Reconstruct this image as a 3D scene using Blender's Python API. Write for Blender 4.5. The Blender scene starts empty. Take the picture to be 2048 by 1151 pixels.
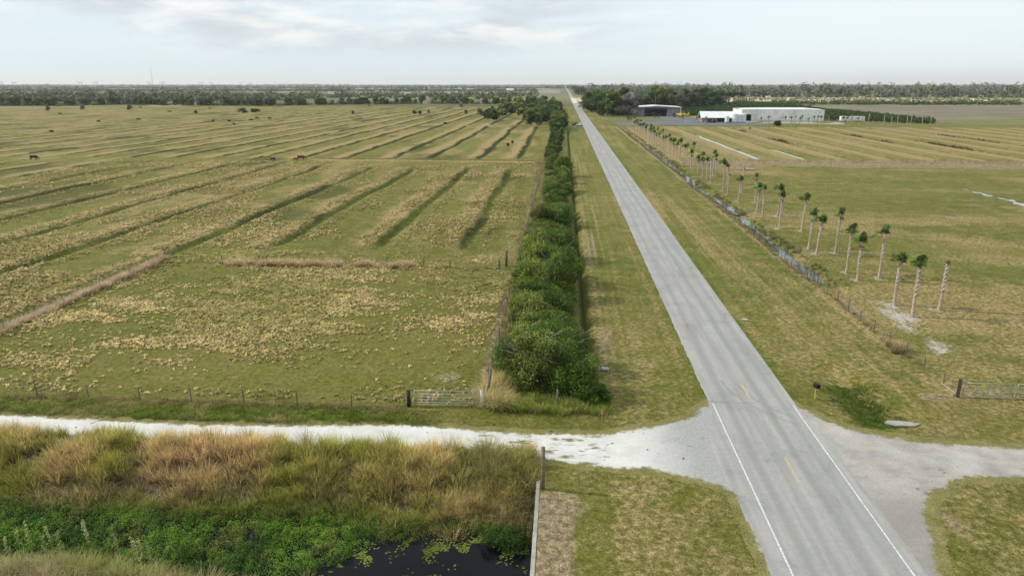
import bpy, math, random
import numpy as np
from mathutils import Vector, Matrix

random.seed(7)
R = np.random.default_rng(11)
sc = bpy.context.scene
COL = sc.collection
# ------------------------------------------------------------------ survey
CAM_H = 24.5; FPX = 1365.0
TH = math.atan((575.5 - 168.0) / FPX)
YAW = math.atan((1128 - 1024) / FPX * math.cos(TH))

def G(px, py, z=0.0):
    """ground point seen at a position of the survey photograph"""
    u = (px - 1024) / FPX; v = (py - 575.5) / FPX
    f = math.cos(TH) - v * math.sin(TH); dn = math.sin(TH) + v * math.cos(TH)
    t = (CAM_H - z) / dn
    X = u * t; Y = f * t
    c, s = math.cos(YAW), math.sin(YAW)
    return X * c - Y * s, X * s + Y * c

# ------------------------------------------------------------------ noise (numpy)
def _h(ix, iy, seed):
    n = (ix.astype(np.int64) * 374761393 + iy.astype(np.int64) * 668265263 + seed * 982451653) & 0xffffffff
    n = ((n ^ (n >> 13)) * 1274126177) & 0xffffffff
    return ((n ^ (n >> 16)) & 0xffffff) / float(0xffffff)

def vn(x, y, seed=0):
    x = np.asarray(x, float); y = np.asarray(y, float)
    ix = np.floor(x); iy = np.floor(y); fx = x - ix; fy = y - iy
    fx = fx * fx * (3 - 2 * fx); fy = fy * fy * (3 - 2 * fy)
    a = _h(ix, iy, seed); b = _h(ix + 1, iy, seed); c = _h(ix, iy + 1, seed); d = _h(ix + 1, iy + 1, seed)
    return (a * (1 - fx) + b * fx) * (1 - fy) + (c * (1 - fx) + d * fx) * fy

def fbm(x, y, s, seed=0, o=4):
    t = 0; a = 0.5; n = 0
    for k in range(o):
        t = t + a * vn(np.asarray(x) / s, np.asarray(y) / s, seed + k * 17); n += a; a *= .5; s *= .5
    return t / n

def sst(a, b, x):
    t = np.clip((np.asarray(x, float) - a) / (b - a), 0, 1)
    return t * t * (3 - 2 * t)

def sdpoly(P, x, y):
    """signed distance, positive inside"""
    P = np.array(P, float); d = np.full(np.shape(x), 1e9); ins = np.zeros(np.shape(x), bool)
    for i in range(len(P)):
        ax, ay = P[i]; bx, by = P[(i + 1) % len(P)]
        ex, ey = bx - ax, by - ay
        t = np.clip(((x - ax) * ex + (y - ay) * ey) / (ex * ex + ey * ey + 1e-12), 0, 1)
        d = np.minimum(d, np.hypot(x - ax - t * ex, y - ay - t * ey))
        c = (ay > y) != (by > y)
        with np.errstate(divide='ignore', invalid='ignore'):
            xi = ax + (y - ay) / (by - ay if by != ay else 1e-9) * ex
        ins ^= (c & (x < xi))
    return np.where(ins, d, -d)

# ------------------------------------------------------------------ object helpers
def npmesh(name, V, F, mat, parent=None, tint=None, smooth=False, attrs=None):
    me = bpy.data.meshes.new(name)
    V = np.asarray(V, np.float32); F = np.asarray(F, np.int32); m, k = F.shape
    me.vertices.add(len(V)); me.vertices.foreach_set('co', V.ravel())
    me.loops.add(m * k); me.loops.foreach_set('vertex_index', F.ravel())
    me.polygons.add(m)
    me.polygons.foreach_set('loop_start', np.arange(m, dtype=np.int32) * k)
    try: me.polygons.foreach_set('loop_total', np.full(m, k, np.int32))
    except Exception: pass
    if smooth: me.polygons.foreach_set('use_smooth', np.ones(m, bool))
    me.update(calc_edges=True)
    al = dict(attrs or {})
    if tint is not None: al['tint'] = tint
    for nm, c in al.items():
        a = me.attributes.new(nm, 'FLOAT_COLOR', 'POINT')
        c4 = np.ones((len(V), 4), np.float32); c4[:, :3] = c
        a.data.foreach_set('color', c4.ravel())
    me.materials.append(mat)
    o = bpy.data.objects.new(name, me); COL.objects.link(o)
    if parent: o.parent = parent
    return o

def tag(o, label=None, cat=None, group=None, kind=None):
    if label: o['label'] = label
    if cat: o['category'] = cat
    if group: o['group'] = group
    if kind: o['kind'] = kind
    return o

def empty(name, loc, rz=0.0, sc_=1.0):
    o = bpy.data.objects.new(name, None); COL.objects.link(o)
    o.location = loc; o.rotation_euler = (0, 0, rz)
    o.scale = (sc_, sc_, sc_) if not isinstance(sc_, tuple) else sc_
    o.empty_display_size = .3
    return o

def clone(o, parent=None):
    c = o.copy(); COL.objects.link(c); c.parent = parent
    for ch in list(o.children): clone(ch, c)
    return c

class MB:
    def __init__(s): s.V = []; s.F = []; s.T = []
    def add(s, V, F, t=None):
        b = len(s.V); s.V += [tuple(v) for v in V]; s.F += [[b + i for i in f] for f in F]
        s.T += [t or (1, 1, 1)] * len(V)
    def box(s, c, d, rz=0, t=None, rot=None, taper=1.0):
        x, y, z = d[0] / 2, d[1] / 2, d[2] / 2
        vs = [Vector((sx * x * (taper if sz > 0 else 1), sy * y * (taper if sz > 0 else 1), sz * z)) for sz in (-1, 1) for sy in (-1, 1) for sx in (-1, 1)]
        M = rot if rot is not None else Matrix.Rotation(rz, 3, 'Z')
        vs = [M @ v + Vector(c) for v in vs]
        s.add(vs, [(0, 2, 3, 1), (4, 5, 7, 6), (0, 1, 5, 4), (2, 6, 7, 3), (1, 3, 7, 5), (0, 4, 6, 2)], t)
    def tube(s, P, r, n=8, t=None, cap=True):
        P = [Vector(p) for p in P]; r = r if isinstance(r, (list, tuple)) else [r] * len(P)
        ring = []; up = None
        for i, p in enumerate(P):
            d = (P[min(i + 1, len(P) - 1)] - P[max(i - 1, 0)]).normalized()
            if up is None: up = Vector((0, 0, 1)) if abs(d.z) < .9 else Vector((1, 0, 0))
            a = d.cross(up).normalized(); b = d.cross(a).normalized(); up = -b if b.length else up
            up = a.cross(d).normalized()
            ring.append([p + (a * math.cos(2 * math.pi * k / n) + up * math.sin(2 * math.pi * k / n)) * r[i] for k in range(n)])
        V = [v for q in ring for v in q]; F = []
        for i in range(len(P) - 1):
            for k in range(n):
                F.append((i * n + k, i * n + (k + 1) % n, (i + 1) * n + (k + 1) % n, (i + 1) * n + k))
        if cap: F.append(tuple(reversed(range(n)))); F.append(tuple(range((len(P) - 1) * n, len(P) * n)))
        s.add(V, F, t)
    def build(s, name, mat, parent=None, smooth=False, bevel=0):
        me = bpy.data.meshes.new(name); me.from_pydata(s.V, [], s.F); me.update()
        if smooth: me.polygons.foreach_set('use_smooth', [True] * len(me.polygons))
        a = me.attributes.new('tint', 'FLOAT_COLOR', 'POINT')
        a.data.foreach_set('color', [c for t in s.T for c in (t[0], t[1], t[2], 1)])
        me.materials.append(mat)
        o = bpy.data.objects.new(name, me); COL.objects.link(o)
        if parent: o.parent = parent
        if bevel:
            m = o.modifiers.new('bevel', 'BEVEL'); m.width = bevel; m.segments = 2
        return o

# ------------------------------------------------------------------ materials
class NT:
    def __init__(s, name):
        s.m = bpy.data.materials.new(name); s.m.use_nodes = True; s.t = s.m.node_tree; s.t.nodes.clear()
        s.out = s.n('ShaderNodeOutputMaterial'); s.p = s.n('ShaderNodeBsdfPrincipled')
        s.l(s.p.outputs[0], s.out.inputs[0]); s.p.inputs['Specular IOR Level'].default_value = .25
        s.geo = s.n('ShaderNodeNewGeometry')
    def n(s, t, **k):
        o = s.t.nodes.new(t)
        for a, b in k.items(): setattr(o, a, b)
        return o
    def l(s, a, b): s.t.links.new(a, b)
    def pos(s, sx=1, sy=1, sz=1):
        m = s.n('ShaderNodeMapping'); m.inputs['Scale'].default_value = (sx, sy, sz)
        s.l(s.geo.outputs['Position'], m.inputs[0]); return m.outputs[0]
    def noise(s, scale, det=4, rough=.55, vec=None, dist=0):
        o = s.n('ShaderNodeTexNoise'); o.inputs['Scale'].default_value = scale; o.inputs['Detail'].default_value = det
        o.inputs['Roughness'].default_value = rough; o.inputs['Distortion'].default_value = dist
        s.l(vec or s.geo.outputs['Position'], o.inputs['Vector']); return o.outputs['Fac']
    def mr(s, v, a, b, c=0, d=1):
        o = s.n('ShaderNodeMapRange'); o.interpolation_type = 'SMOOTHSTEP'
        s.l(v, o.inputs[0])
        for i, x in enumerate((a, b, c, d)): o.inputs[i + 1].default_value = x
        return o.outputs[0]
    def math(s, op, a, b=0, c=0):
        o = s.n('ShaderNodeMath', operation=op)
        for i, x in enumerate((a, b, c)):
            if isinstance(x, (int, float)): o.inputs[i].default_value = x
            else: s.l(x, o.inputs[i])
        return o.outputs[0]
    def mix(s, f, a, b, mode='MIX'):
        o = s.n('ShaderNodeMix', data_type='RGBA', blend_type=mode)
        for i, x in ((0, f), (6, a), (7, b)):
            if isinstance(x, (int, float)): o.inputs[i].default_value = x
            elif isinstance(x, tuple): o.inputs[i].default_value = (*x, 1)
            else: s.l(x, o.inputs[i])
        return o.outputs[2]
    def attr(s, n):
        o = s.n('ShaderNodeAttribute', attribute_name=n); return o
    def sep(s, c):
        o = s.n('ShaderNodeSeparateColor'); s.l(c, o.inputs[0]); return o.outputs
    def bump(s, h, strength=.5, dist=.1):
        o = s.n('ShaderNodeBump'); o.inputs['Strength'].default_value = strength; o.inputs['Distance'].default_value = dist
        s.l(h, o.inputs['Height']); s.l(o.outputs[0], s.p.inputs['Normal'])
    def fin(s, col, rough=.9, metal=0):
        if isinstance(col, tuple): s.p.inputs['Base Color'].default_value = (*col, 1)
        else: s.l(col, s.p.inputs['Base Color'])
        s.p.inputs['Roughness'].default_value = rough; s.p.inputs['Metallic'].default_value = metal
        return s.m

def paint(name, c, rough=.6, metal=0, var=.25, scale=3.0, dirt=None):
    t = NT(name); n = t.noise(scale, 5, .6)
    f = t.mr(n, .3, .7, 1 - var, 1 + var * .4)
    col = t.mix(1.0, c, f, 'MULTIPLY')
    if dirt:
        d = t.mr(t.noise(scale * .4, 6, .7), .45, .7); col = t.mix(t.math('MULTIPLY', d, .6), col, dirt)
    return t.fin(col, rough, metal)

def tintmat(name, rough=.75, var=.3, scale=2.0, trans=0.0, soft=0.0):
    t = NT(name); a = t.attr('tint')
    n = t.noise(scale, 3)
    col = t.mix(1.0, a.outputs['Color'], t.mr(n, .3, .7, 1 - var, 1 + var), 'MULTIPLY')
    m = t.fin(col, rough)
    if soft:   # leaves and blades shade with the soft normal of the clump they belong to
        a_ = t.n('ShaderNodeVectorMath', operation='ADD'); a_.inputs[1].default_value = (0, 0, soft); t.l(t.geo.outputs['Normal'], a_.inputs[0])
        b_ = t.n('ShaderNodeVectorMath', operation='NORMALIZE'); t.l(a_.outputs[0], b_.inputs[0]); t.l(b_.outputs[0], t.p.inputs['Normal'])
        t.p.inputs['Specular IOR Level'].default_value = .12
    if trans:
        tr = t.n('ShaderNodeBsdfTranslucent'); t.l(col, tr.inputs[0])
        mx = t.n('ShaderNodeMixShader'); mx.inputs[0].default_value = trans
        t.l(t.p.outputs[0], mx.inputs[1]); t.l(tr.outputs[0], mx.inputs[2]); t.l(mx.outputs[0], t.out.inputs[0])
    return m

M_leaf = tintmat('leaves', .65, .35, .35, .3, .7)
M_blade = tintmat('grass_blades', .7, .25, .8, .45, 1.2)
M_far = tintmat('far_leaves', .9, .3, .02, 0, .6)
M_bark = paint('bark', (.17, .14, .11), .9, var=.5, scale=6)
M_greybark = paint('grey_bark', (.3, .27, .23), .9, var=.4, scale=5)
M_wood = paint('weathered_wood', (.17, .145, .12), .9, var=.5, scale=9)
M_polewood = paint('pole_wood', (.19, .16, .10), .9, var=.5, scale=7)
M_whitewood = paint('pale_post', (.5, .48, .44), .9, var=.35, scale=6)
M_galv = paint('galvanised_steel', (.40, .42, .42), .45, .35, var=.2, scale=8)
M_wire = paint('fence_wire', (.25, .25, .24), .6, .5)
M_dark = paint('dark_interior', (.012, .012, .012), .9)
M_white = paint('white_sheet_metal', (.8, .79, .765), .6, var=.12, scale=.4, dirt=(.42, .38, .32))
M_roofw = paint('white_roof', (.7, .72, .72), .55, var=.12, scale=.3)
M_greywall = paint('grey_wall', (.27, .28, .31), .7, var=.2, scale=.5)
M_tan = paint('tan_wall', (.3, .24, .18), .8, var=.3, scale=1)
M_yellow = paint('yellow_paint', (.72, .5, .02), .4, var=.1, scale=1)
M_black = paint('black_paint', (.012, .012, .016), .35, var=.3)
M_rubber = paint('rubber', (.02, .02, .02), .85)
M_silver = paint('silver_paint', (.45, .48, .52), .3, .3, var=.1)
M_glass = paint('dark_glass', (.03, .04, .05), .1, var=.1)
M_tank = paint('white_tank', (.66, .67, .68), .45, var=.1, scale=.8)
M_orange = paint('faded_orange', (.45, .2, .12), .7)
M_steel = paint('far_steel', (.27, .29, .31), .7, .1)
M_red = paint('red_mast', (.35, .12, .1), .6)
M_cowb = paint('black_hide', (.012, .011, .011), .75)
M_cowr = paint('red_brown_hide', (.16, .045, .02), .8)
M_cowt = paint('tan_hide', (.42, .24, .1), .8)

def ground_mat():
    t = NT('pasture')
    m1 = t.sep(t.attr('m1').outputs['Color']); m2 = t.sep(t.attr('m2').outputs['Color'])
    dry, lush, dark = m1[0], m1[1], m1[2]
    bare, brown, far = m2[0], m2[1], m2[2]
    big = t.noise(.045, 5, .6); mid = t.noise(.35, 5, .65); fine = t.noise(2.2, 5, .7); grain = t.noise(9.0, 4, .7)
    g = t.mix(t.mr(big, .35, .65), (.118, .118, .02), (.168, .15, .036))
    g = t.mix(t.mr(mid, .35, .7), g, (.185, .155, .05))
    g = t.mix(lush, g, t.mix(t.mr(mid, .3, .7), (.075, .10, .014), (.12, .142, .024)))
    dn = t.math('ADD', t.math('MULTIPLY', dry, 1.0), t.math('MULTIPLY', t.math('SUBTRACT', fine, .5), .9))
    dn = t.math('ADD', dn, t.math('MULTIPLY', t.math('SUBTRACT', mid, .5), .9))
    dc = t.mix(t.mr(fine, .3, .7), (.21, .155, .06), (.35, .265, .125))
    g = t.mix(t.mr(dn, .25, .95), g, dc)
    br = t.mix(t.mr(fine, .3, .7), (.205, .155, .085), (.29, .235, .14))
    g = t.mix(t.mr(t.math('ADD', brown, t.math('MULTIPLY', t.math('SUBTRACT', mid, .5), .8)), .35, .8), g, br)
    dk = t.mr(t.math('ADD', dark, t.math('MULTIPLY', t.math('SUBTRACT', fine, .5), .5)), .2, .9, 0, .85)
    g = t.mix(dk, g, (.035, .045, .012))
    b = t.math('ADD', bare, t.math('MULTIPLY', t.math('SUBTRACT', fine, .5), .9))
    b = t.math('ADD', b, t.math('MULTIPLY', t.math('SUBTRACT', mid, .5), .6))
    g = t.mix(t.mr(b, .3, 1.0), g, t.mix(grain, (.33, .295, .25), (.5, .465, .41)))
    fcol = t.mix(1.0, t.attr('fc').outputs['Color'], t.mr(t.noise(.03, 5, .65, t.pos(.5, 1.4, 1)), .3, .7, .72, 1.2), 'MULTIPLY')
    g = t.mix(far, g, fcol)
    gm = t.math('MULTIPLY', t.mr(grain, .3, .7, .55, 1.42), t.mr(fine, .3, .7, .68, 1.3))
    g = t.mix(1.0, g, gm, 'MULTIPLY')
    h = t.math('ADD', t.math('MULTIPLY', fine, .5), t.math('MULTIPLY', grain, .25))
    h = t.math('ADD', h, mid)
    t.bump(h, .9, .3)
    t.p.inputs['Specular IOR Level'].default_value = .1
    return t.fin(g, .95)
M_ground = ground_mat()

def asphalt_mat():
    t = NT('old_asphalt')
    x = t.n('ShaderNodeSeparateXYZ'); t.l(t.geo.outputs['Position'], x.inputs[0])
    streak = t.noise(1.0, 5, .6, t.pos(1.6, .07, 1)); blot = t.noise(.25, 5, .6); grain = t.noise(22, 3, .8); med = t.noise(3, 5, .7)
    g = t.mix(t.mr(streak, .3, .7), (.27, .265, .25), (.345, .338, .32))
    g = t.mix(t.math('MULTIPLY', t.mr(x.outputs[1], 940, 960), t.mr(x.outputs[1], 1300, 1280)), g, (.6, .58, .52))
    g = t.mix(t.mr(blot, .45, .75, 0, .5), g, (.2, .2, .198))
    wob = t.math('ADD', x.outputs[0], t.math('MULTIPLY', t.math('SUBTRACT', t.noise(.05, 3), .5), .8))
    for cx, w, a in ((13.55, .5, .4), (14.9, .35, .25), (16.5, .5, .5), (17.9, .5, .35)):
        d = t.math('ABSOLUTE', t.math('SUBTRACT', wob, cx))
        f = t.math('MULTIPLY', t.mr(d, 0, w, 1, 0), t.mr(streak, .3, .65, a * .5, a * 1.5))
        g = t.mix(f, g, (.19, .195, .205))
    # hairline cracks
    v = t.n('ShaderNodeTexVoronoi', feature='DISTANCE_TO_EDGE'); v.inputs['Scale'].default_value = .28
    mv = t.n('ShaderNodeVectorMath', operation='ADD'); t.l(t.geo.outputs['Position'], mv.inputs[0])
    nn = t.n('ShaderNodeTexNoise'); nn.inputs['Scale'].default_value = .8; t.l(nn.outputs['Color'], mv.inputs[1]); t.l(mv.outputs[0], v.inputs['Vector'])
    cf = t.math('MULTIPLY', t.mr(v.outputs[0], .0, .012, 1, 0), t.mr(blot, .5, .6, 0, .55))
    g = t.mix(cf, g, (.14, .14, .14))
    g = t.mix(1.0, g, t.mr(grain, .2, .8, .84, 1.14), 'MULTIPLY')
    g = t.mix(1.0, g, t.mr(med, .3, .7, .93, 1.05), 'MULTIPLY')
    t.bump(grain, .25, .02)
    return t.fin(g, .85)
M_asph = asphalt_mat()

def marl_mat():
    t = NT('white_marl')
    x = t.n('ShaderNodeSeparateXYZ'); t.l(t.geo.outputs['Position'], x.inputs[0])
    n1 = t.noise(.5, 5, .6); n2 = t.noise(5, 5, .7); rut = t.noise(1.0, 4, .6, t.pos(.12, 2.2, 1))
    g = t.mix(t.mr(n1, .3, .7), (.5, .49, .465), (.61, .6, .58))
    g = t.mix(t.mr(rut, .45, .75, 0, .4), g, (.52, .5, .46))
    g = t.mix(t.mr(t.noise(.22, 6, .7), .5, .75, 0, .45), g, (.40, .375, .33))
    # green patches toward the eastern end
    w = t.math('MULTIPLY', t.mr(x.outputs[0], -9, -4), t.mr(x.outputs[0], 5, 2.5))
    pn = t.math('ADD', t.noise(1.1, 5, .65, t.pos(.6, 1.7, 1)), t.math('MULTIPLY', w, .1))
    g = t.mix(t.math('MULTIPLY', w, t.mr(pn, .61, .72)), g, (.17, .165, .075))
    # grey paving dust toward the road
    e = t.math('ADD', x.outputs[0], t.math('MULTIPLY', t.math('SUBTRACT', n1, .5), 5))
    g = t.mix(t.mr(e, 5.0, 10.0), g, t.mix(t.mr(n2, .3, .7), (.275, .272, .26), (.345, .34, .325)))
    g = t.mix(1.0, g, t.mr(n2, .2, .8, .9, 1.07), 'MULTIPLY')
    sdn = t.math('ADD', t.attr('sd').outputs['Fac'], t.math('MULTIPLY', t.math('SUBTRACT', t.noise(1.6, 6, .75), .5), 1.7))
    ge = t.mix(t.mr(t.noise(.9, 5, .7), .3, .7), (.125, .125, .028), (.215, .18, .075))
    ge = t.mix(1.0, ge, t.mr(t.noise(9, 4, .7), .3, .7, .55, 1.42), 'MULTIPLY')
    g = t.mix(t.mr(sdn, -.12, .3), ge, g)
    t.bump(n2, .15, .03)
    return t.fin(g, .95)
M_marl = marl_mat()

def gravel_mat():
    t = NT('grey_gravel')
    x = t.n('ShaderNodeSeparateXYZ'); t.l(t.geo.outputs['Position'], x.inputs[0])
    n1 = t.noise(.35, 6, .65); n2 = t.noise(7, 5, .75); n3 = t.noise(1.0, 4, .6, t.pos(.25, 1.6, 1))
    g = t.mix(t.mr(n1, .3, .7), (.26, .24, .225), (.42, .40, .375))
    g = t.mix(t.mr(n3, .45, .7, 0, .6), g, (.40, .36, .29))
    s = t.math('MULTIPLY', t.mr(x.outputs[1], 41, 36), t.mr(n1, .3, .6)) 
    g = t.mix(t.math('MULTIPLY', s, .6), g, (.17, .145, .13))
    g = t.mix(1.0, g, t.mr(n2, .2, .8, .78, 1.16), 'MULTIPLY')
    sdn = t.math('ADD', t.attr('sd').outputs['Fac'], t.math('MULTIPLY', t.math('SUBTRACT', t.noise(1.6, 6, .75), .5), 1.7))
    ge = t.mix(t.mr(t.noise(.9, 5, .7), .3, .7), (.125, .125, .028), (.215, .18, .075))
    ge = t.mix(1.0, ge, t.mr(t.noise(9, 4, .7), .3, .7, .55, 1.42), 'MULTIPLY')
    g = t.mix(t.mr(sdn, -.12, .3), ge, g)
    t.bump(n2, .5, .05)
    return t.fin(g, .95)
M_gravel = gravel_mat()

def darkasph():
    t = NT('blue_grey_asphalt'); n = t.noise(.08, 5, .6)
    return t.fin(t.mix(t.mr(n, .3, .7), (.085, .095, .12), (.14, .15, .175)), .8)
M_taxi = darkasph()
M_conc = paint('concrete', (.34, .33, .3), .85, var=.3, scale=1.5, dirt=(.22, .2, .17))
M_lineW = paint('white_line', (.6, .6, .59), .7, var=.4, scale=9)

def worn(name, c, thr):
    t = NT(name); n = t.noise(9, 5, .8); b = t.noise(1.6, 3)
    f = t.mr(t.math('ADD', n, t.math('MULTIPLY', b, .3)), thr, thr + .12)
    return t.fin(t.mix(f, (.33, .335, .33), c), .8)
M_lineY = worn('worn_yellow_line', (.58, .36, .09), .6)
M_lineYf = worn('faded_yellow_line', (.42, .35, .2), .66)

def water(name, c=(.01, .012, .012), rough=.03, sc_=1.5, spec=.5, st=.05):
    t = NT(name); n = t.noise(sc_, 3); t.bump(n, st, .1)
    t.fin(c, rough); t.p.inputs['Specular IOR Level'].default_value = spec; return t.m
M_canal = water('dark_canal_water', (.004, .005, .006), .06, 1.2, .12, .1)
M_ditch = water('ditch_water', (.05, .06, .06), .12, .9, .5, .05)
M_pond = water('pond_water', (.16, .18, .19), .08, .6, .9, .02)

# ------------------------------------------------------------------ terrain
L_FUR = [-15.1, -28.4, -45.0, -58.6, -75.0] + [-75.0 - 15.0 * k for k in range(1, 40)]
R_FUR = [51.8, 67.0, 82.2, 97.4, 112.6, 127.8, 143, 158.2, 173.4, 188.6, 203.8, 219, 234, 249, 264, 279, 294, 309, 324]
L_NEAR_END = 100.0

def furrow(x, y):
    """0..1 depth factor and 0..1 shoulder factor of the drainage furrows"""
    x = np.asarray(x, float); y = np.asarray(y, float)
    d = np.full(np.broadcast(x, y).shape, 99.0); hot = np.zeros(d.shape)
    for i, c in enumerate(L_FUR):
        wob = (vn(y / 14, x * 0 + i, 5) - .5) * 1.2
        dd = x - c - wob
        on = (sst(L_NEAR_END, L_NEAR_END + 7, y) if c > -58 else sst(50, 54, y)) * (1 - sst(205, 211, y)) \
            + sst(234, 240, y) * (1 - sst(421, 426, y)) + sst(432, 437, y) * (1 - sst(740, 775, y))
        if c < -70: on = np.maximum(on, sst(55, 60, y) * (1 - sst(740, 775, y)) * (1 - .8 * sst(211, 214, y) * (1 - sst(231, 236, y))))
        k = np.abs(dd) < np.abs(d)
        d = np.where(k, dd, d); hot = np.where(k, on, hot)
    for i, c in enumerate(R_FUR):
        dd = x - c - (vn(y / 18, x * 0 + i, 9) - .5) * .9
        on = sst(236, 240, y) * (1 - sst(420, 428, y))
        k = np.abs(dd) < np.abs(d)
        d = np.where(k, dd, d); hot = np.where(k, on, hot)
    return d, hot

def canal_profile(x, y):
    near = 27.5 - 6.0 * sst(-13, -9, x) + (vn(x / 4, y * 0, 3) - .5) * 1.2
    b1 = sst(34.6, 41.2, y + (vn(x / 3.5, y * 0, 4) - .5) * .9)
    b2 = 1 - sst(near, near + 4, y)
    z = -2.5 + 2.5 * np.clip(b1 + b2, 0, 1)
    return np.where(x < -1.15, z, 0.0)

TRACK = [(-90, 45.6), (-60, 45.2), (-42.9, 44.75), (-34, 44.5), (-26.7, 44.35), (-18, 44.9), (-11.7, 45.4), (-8, 45.3), (-4.1, 44.85), (0, 44.8), (3.2, 45.0), (7.0, 46.4), (9.2, 47.6), (10.6, 48.6), (12.2, 51.0), (12.6, 51), (12.6, 30), (11.35, 30), (11.3, 35.4), (11.2, 38.2), (9.3, 39.6), (6.3, 40.6), (2.9, 40.6), (0, 41.2), (-1.3, 41.6), (-6.4, 42.3), (-14.5, 42.0), (-23.6, 41.9), (-41, 42.2), (-60, 42.4), (-90, 42.6)]
APRON = [(12.5, 26), (12.5, 46.0), (11.8, 46.5), (9.0, 44.6), (8.2, 42.5), (8.8, 40.4), (10.6, 39.0), (11.1, 37.8), (11.25, 35), (11.35, 26)]
DRIVE = [(18.6, 51.2), (19.3, 50.2), (20.4, 48.2), (23.1, 46.4), (27.8, 45.35), (33, 45.3), (60, 45.6), (60, 41.0), (33, 41.5), (30.4, 41.6), (27.5, 41.3), (25.4, 40.5), (23.3, 38.9), (22.6, 37.8), (21.7, 36.2), (21.1, 34.2), (20.4, 32.2), (19.9, 30), (19.6, 26), (18.6, 26)]
TAXI = [(34, 441), (34, 474), (60, 487), (78, 486), (66, 540), (64, 566), (86, 566), (88, 540), (104, 486), (118, 478), (132, 466), (128, 450), (100, 443)]
def n_edge(x, y, a=.35, s=1.2): return (fbm(x, y, s, 31, 4) - .5) * 2 * a

def hgt(x, y):
    x = np.asarray(x, float); y = np.asarray(y, float); x, y = np.broadcast_arrays(x, y)
    d, hot = furrow(x, y)
    z = -.6 * np.exp(-(d / .8) ** 2) * hot + .12 * np.exp(-((np.abs(d) - 2.1) / .9) ** 2) * hot
    z = z + (fbm(x, y, 9, 2, 3) - .5) * .25 * sst(55, 90, y) * ((x < -7) | (x > 38))
    # cross levees
    left = (x < -8) & (x > -84)
    z = z + np.where(left, .35 * np.exp(-((y - 226 + (x + 45) * .04) / 2.2) ** 2) + .3 * np.exp(-((y - 428) / 2.5) ** 2), 0)
    z = z + np.where(x > 37, .9 * sst(217.5, 221, y) * (1 - sst(231, 236, y)), 0)
    # ditches
    dr = 34.6 + (vn(y / 25, y * 0, 8) - .5) * 1.6
    z = z - .75 * np.exp(-((x - dr) / 1.5) ** 2) * sst(80, 95, y) * (1 - sst(425, 435, y))
    z = z - 1.0 * np.exp(-((x - 2.7) / .42) ** 2) * sst(52, 60, y) * (1 - sst(380, 400, y))
    z = z - .55 * np.exp(-((x - 24.6) / 1.6) ** 2) * sst(47.5, 49, y) * (1 - sst(53, 62, y)) # lush swale by the driveway
    z = z + np.where((y < 41.6), canal_profile(x, y), 0)
    # keep flat under the sheets
    flat = np.maximum.reduce([sdpoly(TRACK, x, y), sdpoly(DRIVE, x, y)]) if y.min() < 60 else np.full(x.shape, -9.)
    fl = sst(-1.6, -.7, flat); z = np.where(x < -1.2, np.where(fl > 0, z * (1 - fl), z), z * (1 - fl))
    z = np.where((x > 11) & (x < 20.2), 0, z)
    z = z - .05 * sst(-.55, -.25, flat) - .05 * ((x > 12.3) & (x < 18.7)) - .1 * sst(0, 2, sdpoly(TAXI, x, y))
    return z

FARP = [
    ([(1560, 214), (1660, 219), (1760, 227), (1870, 240), (2048, 238), (2700, 240), (2700, 205), (2048, 209), (1700, 209)], (.19, .165, .115)),
    ([(1870, 240), (1905, 249), (2048, 250), (2700, 252), (2700, 236), (2048, 236)], (.17, .175, .06)),
    ([(1440, 203), (1440, 195), (1700, 195), (2048, 198), (2700, 200), (2700, 205), (2048, 203), (1600, 205)], (.58, .49, .34)),
    ([(1145, 203), (1145, 196), (1200, 196), (1215, 203)], (.5, .43, .26)),
    ([(650, 190), (650, 182), (1120, 180), (1120, 187)], (.25, .225, .2)),
    ([(-400, 190), (-400, 184), (500, 186), (500, 190)], (.1, .11, .06)),
    ([(290, 213), (300, 210.5), (360, 211), (350, 213.5)], (.6, .56, .5)),
    ([(200, 205), (200, 200), (310, 199), (310, 205)], (.35, .28, .2)),
    ([(560, 179), (560, 177), (1100, 176), (1100, 178.5)], (.3, .28, .24))]
def farcol(x, y):
    v = vn(x / 420, y / 260, 400); w_ = vn(x / 900 + 5, y / 500, 401)
    c = np.stack([.085 + .11 * v, .095 + .08 * v, .04 + .05 * v], -1) * (.75 + .5 * w_[..., None])
    c = np.where(((x > 31) & (y < 700))[..., None], np.array([.15, .145, .06]), c)
    for P, col in FARP:
        k = sst(-2, 2, sdpoly([G(*p) for p in P], x, y) + (y - 500) * 0)[..., None]; c = c * (1 - k) + np.array(col) * k
    return c

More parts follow.
